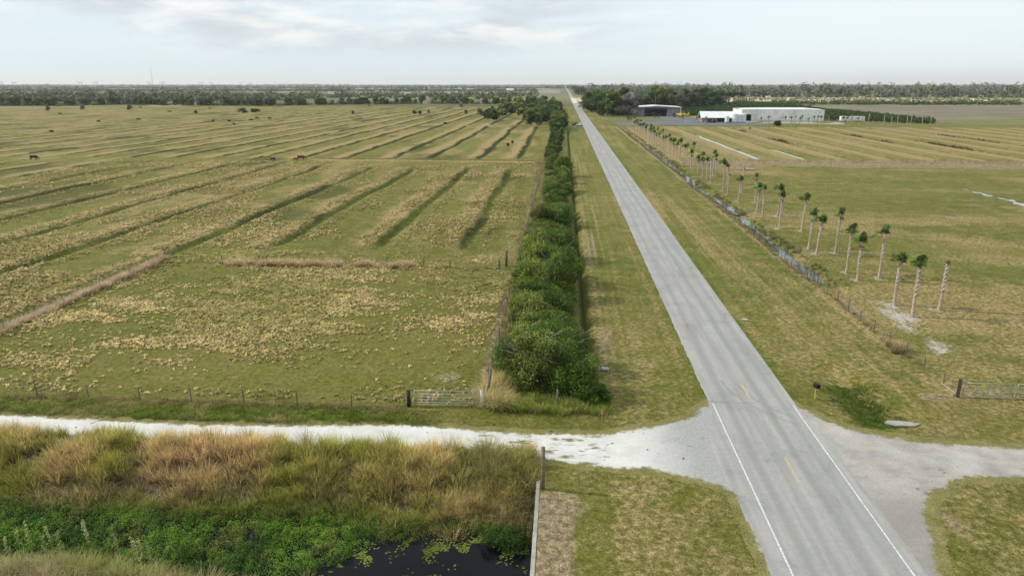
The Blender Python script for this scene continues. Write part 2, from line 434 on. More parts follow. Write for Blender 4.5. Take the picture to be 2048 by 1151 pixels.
def masks(x, y):
    x, y = np.broadcast_arrays(np.asarray(x, float), np.asarray(y, float))
    dry = .26 + .5 * (fbm(x, y, 22, 40, 4) - .5); lush = .3 + .9 * (fbm(x, y, 16, 41, 4) - .5)
    dark = np.zeros(x.shape); bare = np.zeros(x.shape); brown = np.zeros(x.shape)
    L = x < -6.5; Rr = x > 31
    d, hot = furrow(x, y); fl = L | Rr; d = d + (fbm(x, y * .6, 2.2, 48, 3) - .5) * 1.6
    brk = .55 + .45 * sst(.35, .6, fbm(x * 2, y * .3, 6, 43, 3))
    tro = np.exp(-(d / .85) ** 2) * hot * brk; sh = np.exp(-((np.abs(d) - 2.6) / 1.3) ** 2) * hot
    lush = lush + np.where(fl, tro * .7, 0); dry = dry + np.where(fl, -tro * .7 + sh * .34, 0)
    dark = dark + np.where(fl, tro * (.12 + .35 * sst(.45, .7, fbm(x, y, 9, 44, 3))) + .5 * np.exp(-((d + .8) / .5) ** 2) * hot * brk, 0)  # darker trough, with the shadow of its west side put into the colour
    band = np.exp(-((d + 3.4) / 2.0) ** 2) * hot; dry = dry + np.where(fl, band * .6 - .25 * np.exp(-((d - 2.5) / 1.8) ** 2) * hot, 0)
    dry = dry + np.where(Rr & (y > 236) & (y < 428), .5 * sst(-.5, -2.5, d) * sst(.35, .6, fbm(x, y * .3, 8, 49, 4)) + .12 * (fbm(x, y * .4, 20, 50, 3) - .3), 0); brown = brown + np.where(Rr & (y > 236) & (y < 428), .55 * sst(.45, .7, fbm(x, y * .25, 10, 51, 4)), 0); lush = lush + np.where(Rr & (y > 236) & (y < 428), -.1, 0)
    dark = dark + np.where(L & (y > 225), .75 * np.exp(-(d / 1.1) ** 2) * hot * brk, 0)
    # left pasture
    wet = sst(.55, .72, fbm(x * .5, y * .22, 7, 46, 4)) * (y > 95) * L
    dark = dark + .6 * wet; brown = brown + .3 * wet
    mo = sst(.5, .68, fbm(x * 1.0, y * .5, 8, 47, 4))
    dry = dry + np.where(L & (y > 95), .25 * mo + .06, 0)
    dry = dry + np.where(L & (y > 240), .04, 0)
    dry = dry + np.where(L & (y < 95), -.25, 0)
    cl = np.exp(-((y - 226 + (x + 45) * .04) / 1.8) ** 2) * ((x < -9) & (x > -84)) + np.exp(-((y - 428) / 2.2) ** 2) * ((x < -25) & (x > -140))
    dry = dry + .8 * cl
    dg = np.exp(-((x + 57.6) / 1.1) ** 2) * sst(50, 55, y) * (1 - sst(92, 95, y)) + np.exp(-((y - 90.7) / .9) ** 2) * ((x < -20) & (x > -49))
    dry = dry + .9 * dg
    bare = bare + .75 * np.exp(-((y - 90.2) / .35) ** 2) * ((x < -7) & (x > -22)) * fbm(x, y, 2, 3, 2) * 1.4
    # sand scars
    for (cx, cy, rx, ry, a) in ((-9.3, 54.2, 1.6, 1.6, .55), (-21.5, 150, 3, 16, .4), (-10, 140, 2.5, 14, .3), (4.6, 38.2, 1.3, .7, .5), (-28, 53, .7, .6, .6)):
        bare = bare + a * np.exp(-((x - cx) / rx) ** 2 - ((y - cy) / ry) ** 2)
    # right pasture
    rp = Rr & (y < 218)
    dry = dry + np.where(rp, .06 + .4 * sst(.45, .7, fbm(x * .35, y * .8, 9, 52, 5)), 0); brown = brown + np.where(rp, .5 * sst(.47, .72, fbm(x * .4, y * .8, 6, 53, 4)), 0); lush = lush + np.where(rp, .35 * (fbm(x * .5, y, 12, 55, 4) - .5) * 2, 0)
    # pale sand trail inside the palms and halos
    tr = np.exp(-((x - (36.6 + .5 * np.sin(y / 5))) / 1.3) ** 2) * sst(56, 60, y) * (1 - sst(76, 86, y))
    bare = bare + .62 * tr * sst(.3, .65, fbm(x, y, 2, 54, 4))
    bare = bare + .36 * np.exp(-((x - 37.2) / 3.2) ** 2 - ((y - 69) / 10) ** 2) * (.5 + fbm(x, y, 2.5, 57, 4))
    for (hx, hy) in PALM_XY:
        if hy < 200: bare = bare + .8 * np.exp(-(((x - hx + .3) / .9) ** 2 + ((y - hy) / 1.3) ** 2))
    brown = brown + np.where(x > 37, .8 * sst(216, 219, y) * (1 - sst(236, 239, y)), 0)
    dark = dark + np.where(x > 37, .28 * sst(211, 217, y) * (1 - sst(219, 223, y)), 0)
    fr = Rr & (y > 236) & (y < 428)
    dry = dry + np.where(fr, .22, 0); lush = np.where(fr, lush * .8, lush)
    dr = np.exp(-((x - 34.6) / 3.0) ** 2) * sst(75, 95, y) * (1 - sst(425, 435, y))
    dark = dark + .3 * np.exp(-((x - 36.2) / 1.5) ** 2) * sst(75, 95, y) * (1 - sst(425, 435, y)); lush = lush + .4 * dr
    dry = dry + .6 * np.exp(-((x - 32.4) / .7) ** 2) * (y > 62) * (y < 420)
    lush = lush + .5 * np.exp(-((x - 30.6) / 1.0) ** 2) * (y > 55)
    # road verges
    vR = (x > 18.7) & (x < 31); vL = (x > 3.2) & (x < 12)
    brown = brown + np.where(vR | vL, .4 * sst(.5, .75, fbm(x * .9, y * .25, 5, 60, 4)), 0)
    dry = dry + np.where(vR | vL, 0.06 + .2 * sst(.4, .7, fbm(x * 1.5, y * .2, 6, 61, 4)), 0)
    lush = lush + .5 * np.exp(-((x - 19.4) / .45) ** 2) * (y > 50)
    lush = lush + 1.5 * np.exp(-((x - 24.4) / 1.3) ** 2 - ((y - 50.5) / 4.2) ** 2)
    mow = vn(x / .45, y / 26, 73) - .5
    dry = dry + np.where((vR | vL) & (y > 51), .35 * mow, 0); lush = lush - np.where((vR | vL) & (y > 51), .5 * mow, 0)
    # mown stripes on the west verge
    st = .5 + .5 * np.sin((x + .25 * vn(y / 9, y * 0, 2)) * 2 * math.pi / 1.05)
    k = ((x > 3.4) & (x < 7.5) & (y > 58)) * 1.0
    dry = dry + k * (.30 * st - .1); dark = dark + k * .16 * (1 - st); lush = lush + k * .15
    dark = dark + .9 * np.exp(-((x - 2.65) / .4) ** 2) * sst(54, 62, y) * (1 - sst(380, 400, y))  # shadow gap beside the hedge, painted into the ground colour
    lush = lush + .5 * np.exp(-((x - 3.9) / .5) ** 2) * (y > 50)
    for tx_ in (4.35, 5.15): brown = brown + .5 * np.exp(-((x - tx_ - .15 * np.sin(y / 17)) / .22) ** 2) * sst(56, 66, y) * (y < 260)
    # bare flank along the west fence
    brown = brown + .8 * np.exp(-((x + 6.3) / .7) ** 2) * (y > 52) * (y < 220)
    # track flanks, canal bank
    sd = np.maximum(sdpoly(TRACK, x, y), sdpoly(DRIVE, x, y))
    nb = sst(-1.0, .1, sd); bare = bare + .42 * nb * (x > -1)
    lush = lush + .6 * ((y > 45.2) & (y < 47.2) & (x < -13))
    brown = brown + .75 * ((y < 41.5) & (x < -1.2)); dark = dark + .45 * ((y < 41.2) & (x < -1.2))
    dark = dark + .8 * sst(37.5, 35.5, y) * (x < -1.2)
    brown = brown + 1.0 * np.exp(-((x + .1) / 1.3) ** 2 - ((y - 33.5) / 4.5) ** 2) * (x > -1.2)
    brown = brown + .6 * np.exp(-((x - 23.2) / 1.3) ** 2 - ((y - 36) / 2.6) ** 2)
    brown = brown + .9 * np.exp(-((x - 30.6) / 1.6) ** 2 - ((y - 53.2) / 1.3) ** 2)
    brown = brown + .45 * np.exp(-((x - 28.0) / 2.6) ** 2 - ((y - 47) / 1.2) ** 2)
    se = (x > -1.2) & (x < 11.6) & (y < 41.5)
    brown = brown + np.where(se, .42 * sst(.42, .7, fbm(x, y, 4, 70, 4)), 0)
    lush = lush + np.where(se, -.1, 0)
    # far country
    far = sst(440, 460, y) * Rr * (x > 200) + sst(486, 496, y) * Rr + sst(790, 812, y) * (x < 31) + sst(330, 345, x)
    far = np.clip(far, 0, 1)
    c = lambda a: np.clip(a, 0, 1.2)
    return np.stack([c(dry), c(lush), c(dark)], -1), np.stack([c(bare), c(brown), far], -1)

PALMS = [  # photograph position of the foot, of the crown tip, crown kind
    (1878, 620, 522, 'bare'), (1824, 634, 518, 0), (1788, 610, 506, 1), (1758, 555, 453, 2), (1715, 560, 470, 3), (1693, 545, 452, 0),
    (1671, 505, 414, 4), (1633, 508, 430, 1), (1617, 497, 419, 2), (1603, 462, 390, 0), (1558, 457, 383, 3), (1555, 432, 368, 1), (1525, 433, 369, 4),
    (1513, 425, 366, 2), (1511, 405, 345, 3), (1476, 402, 352, 0), (1483, 385, 335, 'bare'), (1454.5, 389, 348, 'bare'), (1446, 382, 319, 1), (1421.6, 365, 318, 'bare'), (1426, 351, 301, 2)]
PALM_XY = [G(p[0], p[1]) for p in PALMS]
yy = 186.0; k = 0
far_palms = []
while yy < 432:
    far_palms.append((38.6 + random.uniform(-.3, .3), yy)); yy += random.choice([6.0, 8.5, 11.0])
yy = 178.0
while yy < 430:
    far_palms.append((42.0 + random.uniform(-.3, .3), yy)); yy += random.uniform(12, 17)

def axis(segs):
    out = [segs[0][0]]
    for a, b, s0, s1 in segs:
        x = a
        while x < b - 1e-6:
            f = (x - a) / (b - a); x = min(b, x + s0 + (s1 - s0) * f)
            if b - x < .3 * s1: x = b
            out.append(x)
    return np.array(out)
pos_far = [(360, 1000, 4, 12), (1000, 4000, 20, 200), (4000, 26000, 500, 4000)]
xr = axis([(44, 130, .5, .75), (130, 360, .75, 3)] + pos_far)
xl = -axis([(48, 130, .45, .6), (130, 420, .6, 1.4), (420, 800, 2, 4), (800, 1000, 5, 12)] + pos_far[1:])[::-1]
xm = axis([(-48, 44, .4, .4)])
XS = np.unique(np.concatenate([xl, xm, xr, [-1.16, -1.14, 12.29, 12.31]]))
YS = axis([(-60, 20, 12, 4), (20, 60, .25, .3), (60, 110, .35, .5), (110, 250, .7, 1.6), (250, 450, 2, 3), (450, 900, 3, 8), (900, 3000, 12, 60), (3000, 30000, 300, 5000)])
gx, gy = np.meshgrid(XS, YS)
gz = hgt(gx, gy)
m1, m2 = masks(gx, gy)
ny, nx = gx.shape
idx = np.arange(nx * ny).reshape(ny, nx)
Fq = np.stack([idx[:-1, :-1].ravel(), idx[:-1, 1:].ravel(), idx[1:, 1:].ravel(), idx[1:, :-1].ravel()], 1)
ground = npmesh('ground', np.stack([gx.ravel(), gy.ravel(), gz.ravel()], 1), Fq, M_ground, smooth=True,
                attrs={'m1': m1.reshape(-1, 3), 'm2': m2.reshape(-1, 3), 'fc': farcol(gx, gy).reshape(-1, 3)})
tag(ground, kind='structure')

def sheet(name, sd, bx, cell, z, mat, cy=None, follow=False, grow=0.0):
    cy = cy or cell
    xs = np.arange(bx[0], bx[2] + cell, cell); ys = np.arange(bx[1], bx[3] + cy, cy)
    X, Y = np.meshgrid(xs, ys); ok = sd((X[:-1, :-1] + X[1:, 1:]) / 2, (Y[:-1, :-1] + Y[1:, 1:]) / 2) + grow > 0
    n = len(xs); I = np.arange(X.size).reshape(X.shape)
    F = np.stack([I[:-1, :-1][ok], I[:-1, 1:][ok], I[1:, 1:][ok], I[1:, :-1][ok]], 1)
    used, inv = np.unique(F.ravel(), return_inverse=True)
    x = X.ravel()[used]; y = Y.ravel()[used]; zz = np.full(len(used), float(z))
    if follow: zz = hgt(x, y) + z
    sv = sd(x, y); o = npmesh(name, np.stack([x, y, zz], 1), inv.reshape(F.shape), mat, smooth=True, attrs={'sd': np.stack([sv, sv, sv], -1)} if grow else None)
    tag(o, kind='structure'); return o

# road sheet: near edges widened paving, irregular broken edge
def road_sd(x, y):
    l = 11.5 + .62 * sst(45.5, 50.5, y); r = 19.45 - .47 * sst(44, 50, y)
    w = n_edge(x, y, .05, .9)
    return np.minimum(x - l, r - x) + w
sheet('road', road_sd, (11, 20, 20, 700), .06, .012, M_asph, .5)
sheet('road', lambda x, y: np.minimum(x - 12.1, 19.0 - x), (11.9, 700.2, 19.2, 9000), .9, .012, M_asph, 60)
sheet('farm_track', lambda x, y: sdpoly(TRACK, x, y) + n_edge(x, y, .26, .8), (-75, 30, 12.6, 51.8), .11, .006, M_marl, grow=.7)
sheet('driveway_apron', lambda x, y: sdpoly(APRON, x, y) - 3.0 * sst(11.3, 10.4, x) + n_edge(x, y, .5, 1.4), (7, 26, 12.6, 47), .11, .008, M_asph)
sheet('gravel_driveway', lambda x, y: sdpoly(DRIVE, x, y) + n_edge(x, y, .4, 1.3), (18.5, 24, 60, 51.8), .12, .006, M_gravel, grow=.8)
sheet('airstrip', lambda x, y: sdpoly(TAXI, x, y) + n_edge(x, y, .6, 6), (32, 438, 192, 568), 1.0, .012, M_taxi)
PADC = [(104, 486), (150, 470), (190, 462), (178, 480), (150, 488), (125, 490), (112, 500)]
sheet('gravel_yard', lambda x, y: sdpoly([(92, 496), (104, 484), (118, 474), (135, 468), (178, 456), (184, 482), (120, 494), (114, 520), (99, 566), (92, 566), (106, 520)], x, y) + n_edge(x, y, .8, 6), (88, 455, 195, 570), .8, .03, M_conc)
# painted markings
for xx in (12.42, 18.72):
    b = MB(); y0 = 20.0
    while y0 < 50.8:
        y1 = min(y0 + 1.0, 50.8); w0 = .055 + random.uniform(-.006, .006)
        b.add([(xx - w0, y0, .018), (xx + w0, y0, .018), (xx + w0, y1, .018), (xx - w0, y1, .018)], [(0, 1, 2, 3)]); y0 = y1
    tag(b.build('edge_line', M_lineW), kind='structure')
for i in range(0, 14):
    y0 = 39.7 + 12.19 * (i - 1)
    b = MB(); b.add([(15.54, y0, .018), (15.68, y0, .018), (15.68, y0 + 3.0, .018), (15.54, y0 + 3.0, .018)], [(0, 1, 2, 3)])
    tag(b.build('centre_dash', M_lineY if i < 3 else M_lineYf), kind='structure')
M_skid = worn('tyre_mark_rubber', (.215, .212, .205), .5)
for (r0, cx_, cy_) in ((9.0, 24.2, 55.4), (10.5, 24.5, 55.9)):
    b = MB(); P = []
    for k in range(15):
        a = math.radians(183 + k * 4.2); P.append((cx_ + r0 * math.cos(a), cy_ + r0 * math.sin(a) * 1.0))
    P = [p for p in P if 12.6 < p[0] < 18.4]
    for (p, q) in zip(P[:-1], P[1:]):
        b.add([(p[0] - .07, p[1], .0165), (p[0] + .07, p[1] + .03, .0165), (q[0] + .07, q[1] + .03, .0165), (q[0] - .07, q[1], .0165)], [(0, 1, 2, 3)])
    if b.F: tag(b.build('tyre_mark', M_skid), kind='structure')
b = MB(); b.add([(12.3, 51.0, .017), (15.9, 51.06, .017), (15.9, 51.09, .017), (12.3, 51.05, .017)], [(0, 1, 2, 3)])
tag(b.build('paving_joint', paint('joint_tar', (.16, .16, .16))), kind='structure')

# waters
tag(npmesh('canal_water', [(-90, 18, -1.85), (-1.3, 18, -1.85), (-1.3, 37.5, -1.85), (-90, 37.5, -1.85)], [(0, 1, 2, 3)], M_canal), kind='structure')
def strip(name, sd, bx, cell, z, cy=None): return sheet(name, sd, bx, cell, z, M_ditch if name[0] == 'd' else M_pond, cy)
strip('ditch_water', lambda x, y: 1.0 - np.abs(x - (34.6 + (vn(y / 25, y * 0, 8) - .5) * 1.6)) + 3.0 * (fbm(x, y, 8, 77, 4) - .6) + 1.6 * (fbm(x, y, 1.5, 76, 3) - .5), (32.5, 86, 37, 300), .1, -.42, .22)
strip('furrow_water', lambda x, y: 1.5 - np.abs(x - 67.0 - (vn(y / 18, x * 0 + 1, 9) - .5) * .9) + (fbm(x, y, 6, 78, 3) - .5) * 1.2 - .8 * sst(300, 355, y) - 2.0 * (y < 239.5) - 3 * (y > 356), (64.5, 238.5, 69.5, 358), .3, -.22, .6)
strip('furrow_water', lambda x, y: .8 - np.abs(x - 82.2 - (vn(y / 18, x * 0 + 2, 9) - .5) * .9) + (fbm(x, y, 6, 79, 3) - .5) * 1.2 - 2.0 * (y < 239.5) - 3 * (y > 280), (80, 238.5, 85, 282), .3, -.26, .6)
pa, pb = G(1930, 379), G(2070, 416)
def pud(x, y):
    t = np.clip(((x - pa[0]) * (pb[0] - pa[0]) + (y - pa[1]) * (pb[1] - pa[1])) / ((pb[0] - pa[0]) ** 2 + (pb[1] - pa[1]) ** 2), 0, 1)
    return .15 + 1.1 * t - np.hypot(x - pa[0] - t * (pb[0] - pa[0]), y - pa[1] - t * (pb[1] - pa[1])) - .2 + (fbm(x, y, 2.2, 80, 4) - .5) * 4.0
sheet('pasture_puddle', pud, (min(pa[0], pb[0]) - 3, min(pa[1], pb[1]) - 3, max(pa[0], pb[0]) + 3, max(pa[1], pb[1]) + 3), .25, .05, M_pond, follow=True)

# ------------------------------------------------------------------ blades, tufts
def blades(P, H, az, lean, W, C, seg=2, droop=.5, lo=.45):
    n = len(P); dx = np.cos(az); dy = np.sin(az)
    sx = -np.sin(az + R.uniform(-.9, .9, n)); sy = np.cos(az + R.uniform(-.9, .9, n))
    ts = np.linspace(0, 1, seg + 1); V = np.zeros((n, (seg + 1) * 2, 3)); T = np.zeros((n, (seg + 1) * 2, 3))
    for i, t in enumerate(ts):
        out = lean * H * (t * .6 + droop * t * t); up = H * t * (1 - lean * .45 * t) - droop * lean * H * .35 * t * t
        w = W * (1 - t * .85) * .5
        for j, sg in ((0, -1), (1, 1)):
            V[:, i * 2 + j, 0] = P[:, 0] + dx * out + sx * w * sg
            V[:, i * 2 + j, 1] = P[:, 1] + dy * out + sy * w * sg
            V[:, i * 2 + j, 2] = P[:, 2] + up
            T[:, i * 2 + j] = C * (lo + (1.2 - lo) * t)  # blades darken toward the foot: shade within the clump put into the tint
    b = (np.arange(n) * (seg + 1) * 2)[:, None, None]
    f = np.array([[i * 2, i * 2 + 1, i * 2 + 3, i * 2 + 2] for i in range(seg)])[None]
    return V.reshape(-1, 3), (b + f).reshape(-1, 4), T.reshape(-1, 3)

def tufts(cx, cy, n, rad, h, lean, w, col, colvar=.25, seg=1, z=None, droop=.5, cz=0.0, lo=.45):
    m = len(cx); N = m * n
    rep = lambda a: np.repeat(np.broadcast_to(np.asarray(a, float), (m,)), n)
    az = R.uniform(0, 2 * math.pi, N); rr = np.sqrt(R.uniform(0, 1, N)) * rep(rad)
    zz = rep(hgt(cx, cy) if z is None else z)
    P = np.stack([rep(cx) + np.cos(az) * rr, rep(cy) + np.sin(az) * rr, zz - .03 + cz], 1)
    Hh = rep(h) * R.uniform(.6, 1.15, N); ln = rep(lean) * (.35 + .9 * rr / np.maximum(rep(rad), .01)) * R.uniform(.6, 1.3, N)
    C = np.repeat(np.asarray(col, float), n, 0) * (1 + colvar * (R.uniform(-1, 1, (N, 1))))
    return blades(P, Hh, az + R.uniform(-.4, .4, N), ln, rep(w) * R.uniform(.7, 1.3, N), C, seg, droop, lo)

def join(parts):
    V = []; F = []; T = []; b = 0
    for v, f, t in parts: V.append(v); F.append(f + b); T.append(t); b += len(v)
    return np.concatenate(V), np.concatenate(F), np.concatenate(T)

def colmix(a, b, t): return np.asarray(a)[None] * (1 - t[:, None]) + np.asarray(b)[None] * t[:, None]
TAN = (.40, .29, .13); STRAW = (.47, .37, .2); OLIVE = (.21, .19, .055); GREEN = (.085, .14, .02); BROWN = (.24, .16, .08); YG = (.2, .21, .035)

def leafcloud(x, y, z, n, rad, hh, size, col, cv=.35, lo=.45):
    m = len(x); N = m * n
    th = R.uniform(0, 2 * math.pi, N); ph = np.arccos(R.uniform(-.1, 1, N)); rr = R.uniform(.55, 1, N) ** .5
    rx = np.repeat(rad, n); rz = np.repeat(hh, n)
    P = np.stack([np.repeat(x, n) + rx * rr * np.sin(ph) * np.cos(th), np.repeat(y, n) + rx * rr * np.sin(ph) * np.sin(th), np.repeat(z, n) + rz * rr * np.cos(ph)], 1)
    C = np.repeat(col, n, 0) * (1 + cv * R.uniform(-1, 1, (N, 1))) * (lo + (1.2 - lo) * np.clip(np.cos(ph), 0, 1) * rr)[:, None]  # tint carries painted shading: bright tops, dark sides and inner leaves
    return leafquads(P, size * R.uniform(.6, 1.3, N), C, NN=np.stack([np.sin(ph) * np.cos(th), np.sin(ph) * np.sin(th), np.cos(ph) + .4], 1))
def leafquads(P, S, C, asp=.55, up=.0, NN=None):
    N = len(P); a = R.normal(0, 1, (N, 3)); a[:, 2] *= .7; a /= np.linalg.norm(a, axis=1)[:, None]
    nrm = R.normal(0, 1, (N, 3)) if NN is None else NN + R.normal(0, .45, (N, 3))
    b = np.cross(a, nrm); b /= np.linalg.norm(b, axis=1)[:, None] + 1e-9
    if NN is not None: a = np.cross(b, nrm); a /= np.linalg.norm(a, axis=1)[:, None] + 1e-9
    a = a * (S / 2)[:, None]; b = b * (S * asp / 2)[:, None]
    V = np.stack([P - a, P - b * 1.0 + a * .1, P + a, P + b + a * .1], 1).reshape(-1, 3)
    return V, np.arange(N * 4).reshape(-1, 4), np.repeat(C, 4, 0)
# dry tussocks of the left paddock
def scatter(n, x0, x1, y0, y1, dens):
    x = R.uniform(x0, x1, n); y = R.uniform(y0, y1, n)
    k = R.uniform(0, 1, n) < dens(x, y); return x[k], y[k]
def d_near(x, y):
    f = .6 * fbm(x * .5, y, 8, 90, 4) + .4 * fbm(x * .6, y * 1.3, 2.4, 89, 3)
    a = sst(.47, .55, f)
    # a broad dry belt across the paddock, clear green ground by the track
    belt = .8 * np.exp(-((y - (72 + .12 * (x + 35))) / 15) ** 2)
    belt = np.maximum(belt, .9 * np.exp(-((x + 9.5) / 2.2) ** 2 - ((y - 62) / 8) ** 2))
    belt = np.maximum(belt, .8 * sst(-38, -46, x))
    clear = 1 - .92 * np.exp(-((y - 54) / 4.0) ** 2) * sst(-40, -30, x)
    cross = np.exp(-((y - 96) / 3) ** 2) * .35
    return np.clip(a * (.16 + .62 * belt + cross) + .02 + .14 * belt * (f > .42), 0, 1) * clear * (x > -57) * sst(48.5, 49.5, y)
x, y = scatter(70000, -57, -6.8, 49, 99, d_near)
c = colmix((.20, .19, .06), (.40, .315, .155), np.clip(.45 + 1.7 * (fbm(x, y, 12, 91, 3) - .5) + R.uniform(-.2, .35, len(x)), 0, 1))
s = R.uniform(.6, 1.25, len(x))
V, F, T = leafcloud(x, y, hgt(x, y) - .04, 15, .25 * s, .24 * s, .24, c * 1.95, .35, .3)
tag(npmesh('paddock_tussock', V, F, M_blade, tint=T), 'low rounded clumps of dry tan grass over the near paddock', 'dry grass', kind='stuff')
def d_mid(x, y):
    d, hot = furrow(x, y)
    sh = np.exp(-((np.abs(d) - 2.8) / 1.4) ** 2) * hot; tr = np.exp(-(d / 1.3) ** 2) * hot
    return np.clip(.75 * sst(.52, .6, fbm(x * .8, y * .5, 8, 92, 4)) + .75 * np.exp(-((d + 2.6) / 1.3) ** 2) * hot * sst(.36, .5, fbm(x, y, 9, 93, 3)) + .25 * sh - tr * 1.2, 0, 1) * ((x < -7.5))
x, y = scatter(80000, -150, -7.5, 99, 222, d_mid)
x2, y2 = scatter(16000, -105, -60, 55, 100, d_mid); x = np.r_[x, x2]; y = np.r_[y, y2]
c = colmix((.22, .195, .07), (.38, .30, .145), np.clip(.42 + 1.7 * (fbm(x, y, 14, 94, 3) - .5) + R.uniform(-.2, .3, len(x)), 0, 1))
s = R.uniform(.8, 1.6, len(x))
V, F, T = leafcloud(x, y, hgt(x, y) - .04, 7, .33 * s, .24 * s, .38, c * 1.75, .35, .35)
tag(npmesh('furrow_tussock', V, F, M_blade, tint=T), 'dry grass clumps along the ridges of the furrowed pasture', 'dry grass', kind='stuff')

x, y = scatter(60000, -150, -7.5, 55, 222, lambda x, y: (lambda dh: np.exp(-(dh[0] / 1.1) ** 2) * dh[1])(furrow(x, y)) * .9)
c = colmix((.09, .13, .022), (.27, .24, .09), R.uniform(0, 1, len(x)) ** 1.3)
V, F, T = tufts(x, y, 6, .25, R.uniform(.2, .5, len(x)), .5, .1, c, .35, 1)
tag(npmesh('furrow_grass', V, F, M_blade, tint=T), 'dark wet grass growing in the pasture furrows', 'grass', kind='stuff')
# straw lines on the old fences
def line(n, fx, w, hgt_, col1, col2, name, label, nb=26, rad=.3, lean=.45, gap=None):
    t = R.uniform(0, 1, n); p = np.array([fx(a) for a in t]); x = p[:, 0] + R.normal(0, w, n); y = p[:, 1] + R.normal(0, w, n)
    if gap is not None:
        k = gap(x, y); x = x[k]; y = y[k]
    c = colmix(col1, col2, R.uniform(0, 1, len(x)) ** 1.3)
    V, F, T = tufts(x, y, nb, rad, hgt_ * R.uniform(.6, 1.2, len(x)), lean, .05, c, .25, 2)
    return tag(npmesh(name, V, F, M_blade, tint=T), label, 'dry grass', kind='stuff')
line(620, lambda a: (-57.4, 49 + a * 43.5), .42, 1.1, (.72, .56, .38), (.46, .34, .2), 'fenceline_straw', 'tall pinkish straw grass along the old fence running away at left', rad=.35)
line(800, lambda a: (-48.3 + a * 27.5, 90.4 + .8 * random.random()), .42, 1.0, (.75, .56, .32), (.5, .37, .2), 'crossline_straw', 'tall straw grass along the cross fence in mid paddock', rad=.35, gap=lambda x, y: (fbm(x, y, 1.6, 5, 3) > np.where(x < -31, .33, .46)))
line(26, lambda a: (-20 + a * 13, 90.8), .6, .5, (.46, .34, .17), OLIVE, 'crossline_straw_clump', 'scattered straw clumps beside the pale sandy strip in mid paddock', rad=.35)
line(700, lambda a: (-84 + a * 75, 229.5 - a * 3.0), .6, .6, (.40, .3, .15), OLIVE, 'ridge_straw', 'dry grass on the low ridge crossing the furrowed pasture', nb=10, rad=.5)
line(900, lambda a: (38 + a * 150, 221 + 11 * random.random()), .6, .6, (.27, .19, .1), (.36, .26, .15), 'levee_grass', 'brown dead grass on the low levee of the right pasture', nb=9, rad=.5)
line(420, lambda a: (32.6, 60 + a * 120), .3, .55, STRAW, OLIVE, 'ditch_fence_straw', 'pale dead grass along the wire fence of the right pasture', nb=14, rad=.25)
line(16, lambda a: (32.2 + a * .3, 62.5 + a * 2.2), .25, 1.1, STRAW, TAN, 'fence_straw_clump', 'tall straw clump at a post of the right pasture fence', nb=60, rad=.3)
line(170, lambda a: (-44 + a * 32, 47.9), .3, .45, (.36, .26, .14), BROWN, 'track_fence_straw', 'low tan grass along the fence beside the white track', nb=18, rad=.3)
line(900, lambda a: (-6.0 + .3 * math.sin(a * 30), 51 + a * 175), .4, .7, (.34, .25, .16), (.42, .33, .16), 'hedge_foot_grass', 'dead brown grass along the fence west of the hedge', nb=12, rad=.35)
line(620, lambda a: (-4.7 + .6 * math.sin(a * 40), 54 + a * 170), .35, 1.3, (.35, .33, .1), (.44, .37, .18), 'hedge_reed', 'yellow green cane grass on the west flank of the hedge', nb=26, rad=.35, lean=.35)

# short grass of the verges (gives the mown turf its texture)
def d_turf(x, y):
    sd = np.maximum.reduce([sdpoly(TRACK, x, y) + .1, sdpoly(DRIVE, x, y) + .1, sdpoly(APRON, x, y)])
    ok = (sd < n_edge(x, y, .5, .8) * .4) & ((x < 11.7) | (x > 19.0)) & ~((x < -1.0) & (y < 42.2))
    return np.where(ok, .35 + .65 * sst(.4, .6, fbm(x, y, 1.6, 96, 3)), 0) * (1 - .7 * masks(x, y)[1][..., 0].clip(0, 1))
x, y = scatter(60000, -1, 45, 27, 58, d_turf); x2, y2 = scatter(34000, 3, 48, 58, 110, d_turf); x3, y3 = scatter(9000, -46, -1, 42, 48.5, d_turf)
x = np.r_[x, x2, x3]; y = np.r_[y, y2, y3]
mm1, mm2 = masks(x, y)
c = colmix((.13, .145, .028), (.25, .215, .085), np.clip(mm1[:, 0] * 1.3 + R.uniform(-.3, .3, len(x)), 0, 1))
c = c * (1 - mm1[:, 1:2].clip(0, 1) * .6) + np.array([[.08, .135, .015]]) * mm1[:, 1:2].clip(0, 1) * .6
c = c * (1 - mm2[:, 1:2].clip(0, 1) * .6) + np.array([[.22, .16, .10]]) * mm2[:, 1:2].clip(0, 1) * .6
V, F, T = tufts(x, y, 5, .13, R.uniform(.06, .13, len(x)), .9, .05, c, .3, 1)
tag(npmesh('mown_turf', V, F, M_blade, tint=T), 'short mown grass blades over the road verges', 'grass', kind='stuff')
x, y = scatter(80000, 37.5, 150, 55, 216, lambda x, y: .95 * sst(.4, .6, fbm(x * .7, y * .9, 6, 150, 4)) * np.clip(1.25 - y / 260, .3, 1))
c = colmix((.2, .18, .055), (.42, .33, .16), np.clip(.5 + 2 * (fbm(x * .5, y, 12, 151, 3) - .5) + R.uniform(-.25, .25, len(x)), 0, 1))
V, F, T = tufts(x, y, 5, .28, R.uniform(.08, .2, len(x)), .9, .12, c, .3, 1)
tag(npmesh('pasture_tuft', V, F, M_blade, tint=T), 'short tan and olive tufts over the right pasture', 'grass', kind='stuff')
x, y = scatter(5200, -46, -1, 45, 47.8, lambda x, y: np.where(sdpoly(TRACK, x, y) < -.15, .3 + .6 * (fbm(x, y, 2.5, 97, 3) > .5), 0) * (x < -9))
c = colmix((.19, .25, .035), (.48, .4, .16), np.clip(2.6 * (fbm(x, y, 3.5, 98, 3) - .42), 0, 1))
V, F, T = tufts(x, y, 12, .2, R.uniform(.2, .42, len(x)), .7, .045, c, .3, 2)
_o = (V, F, T)
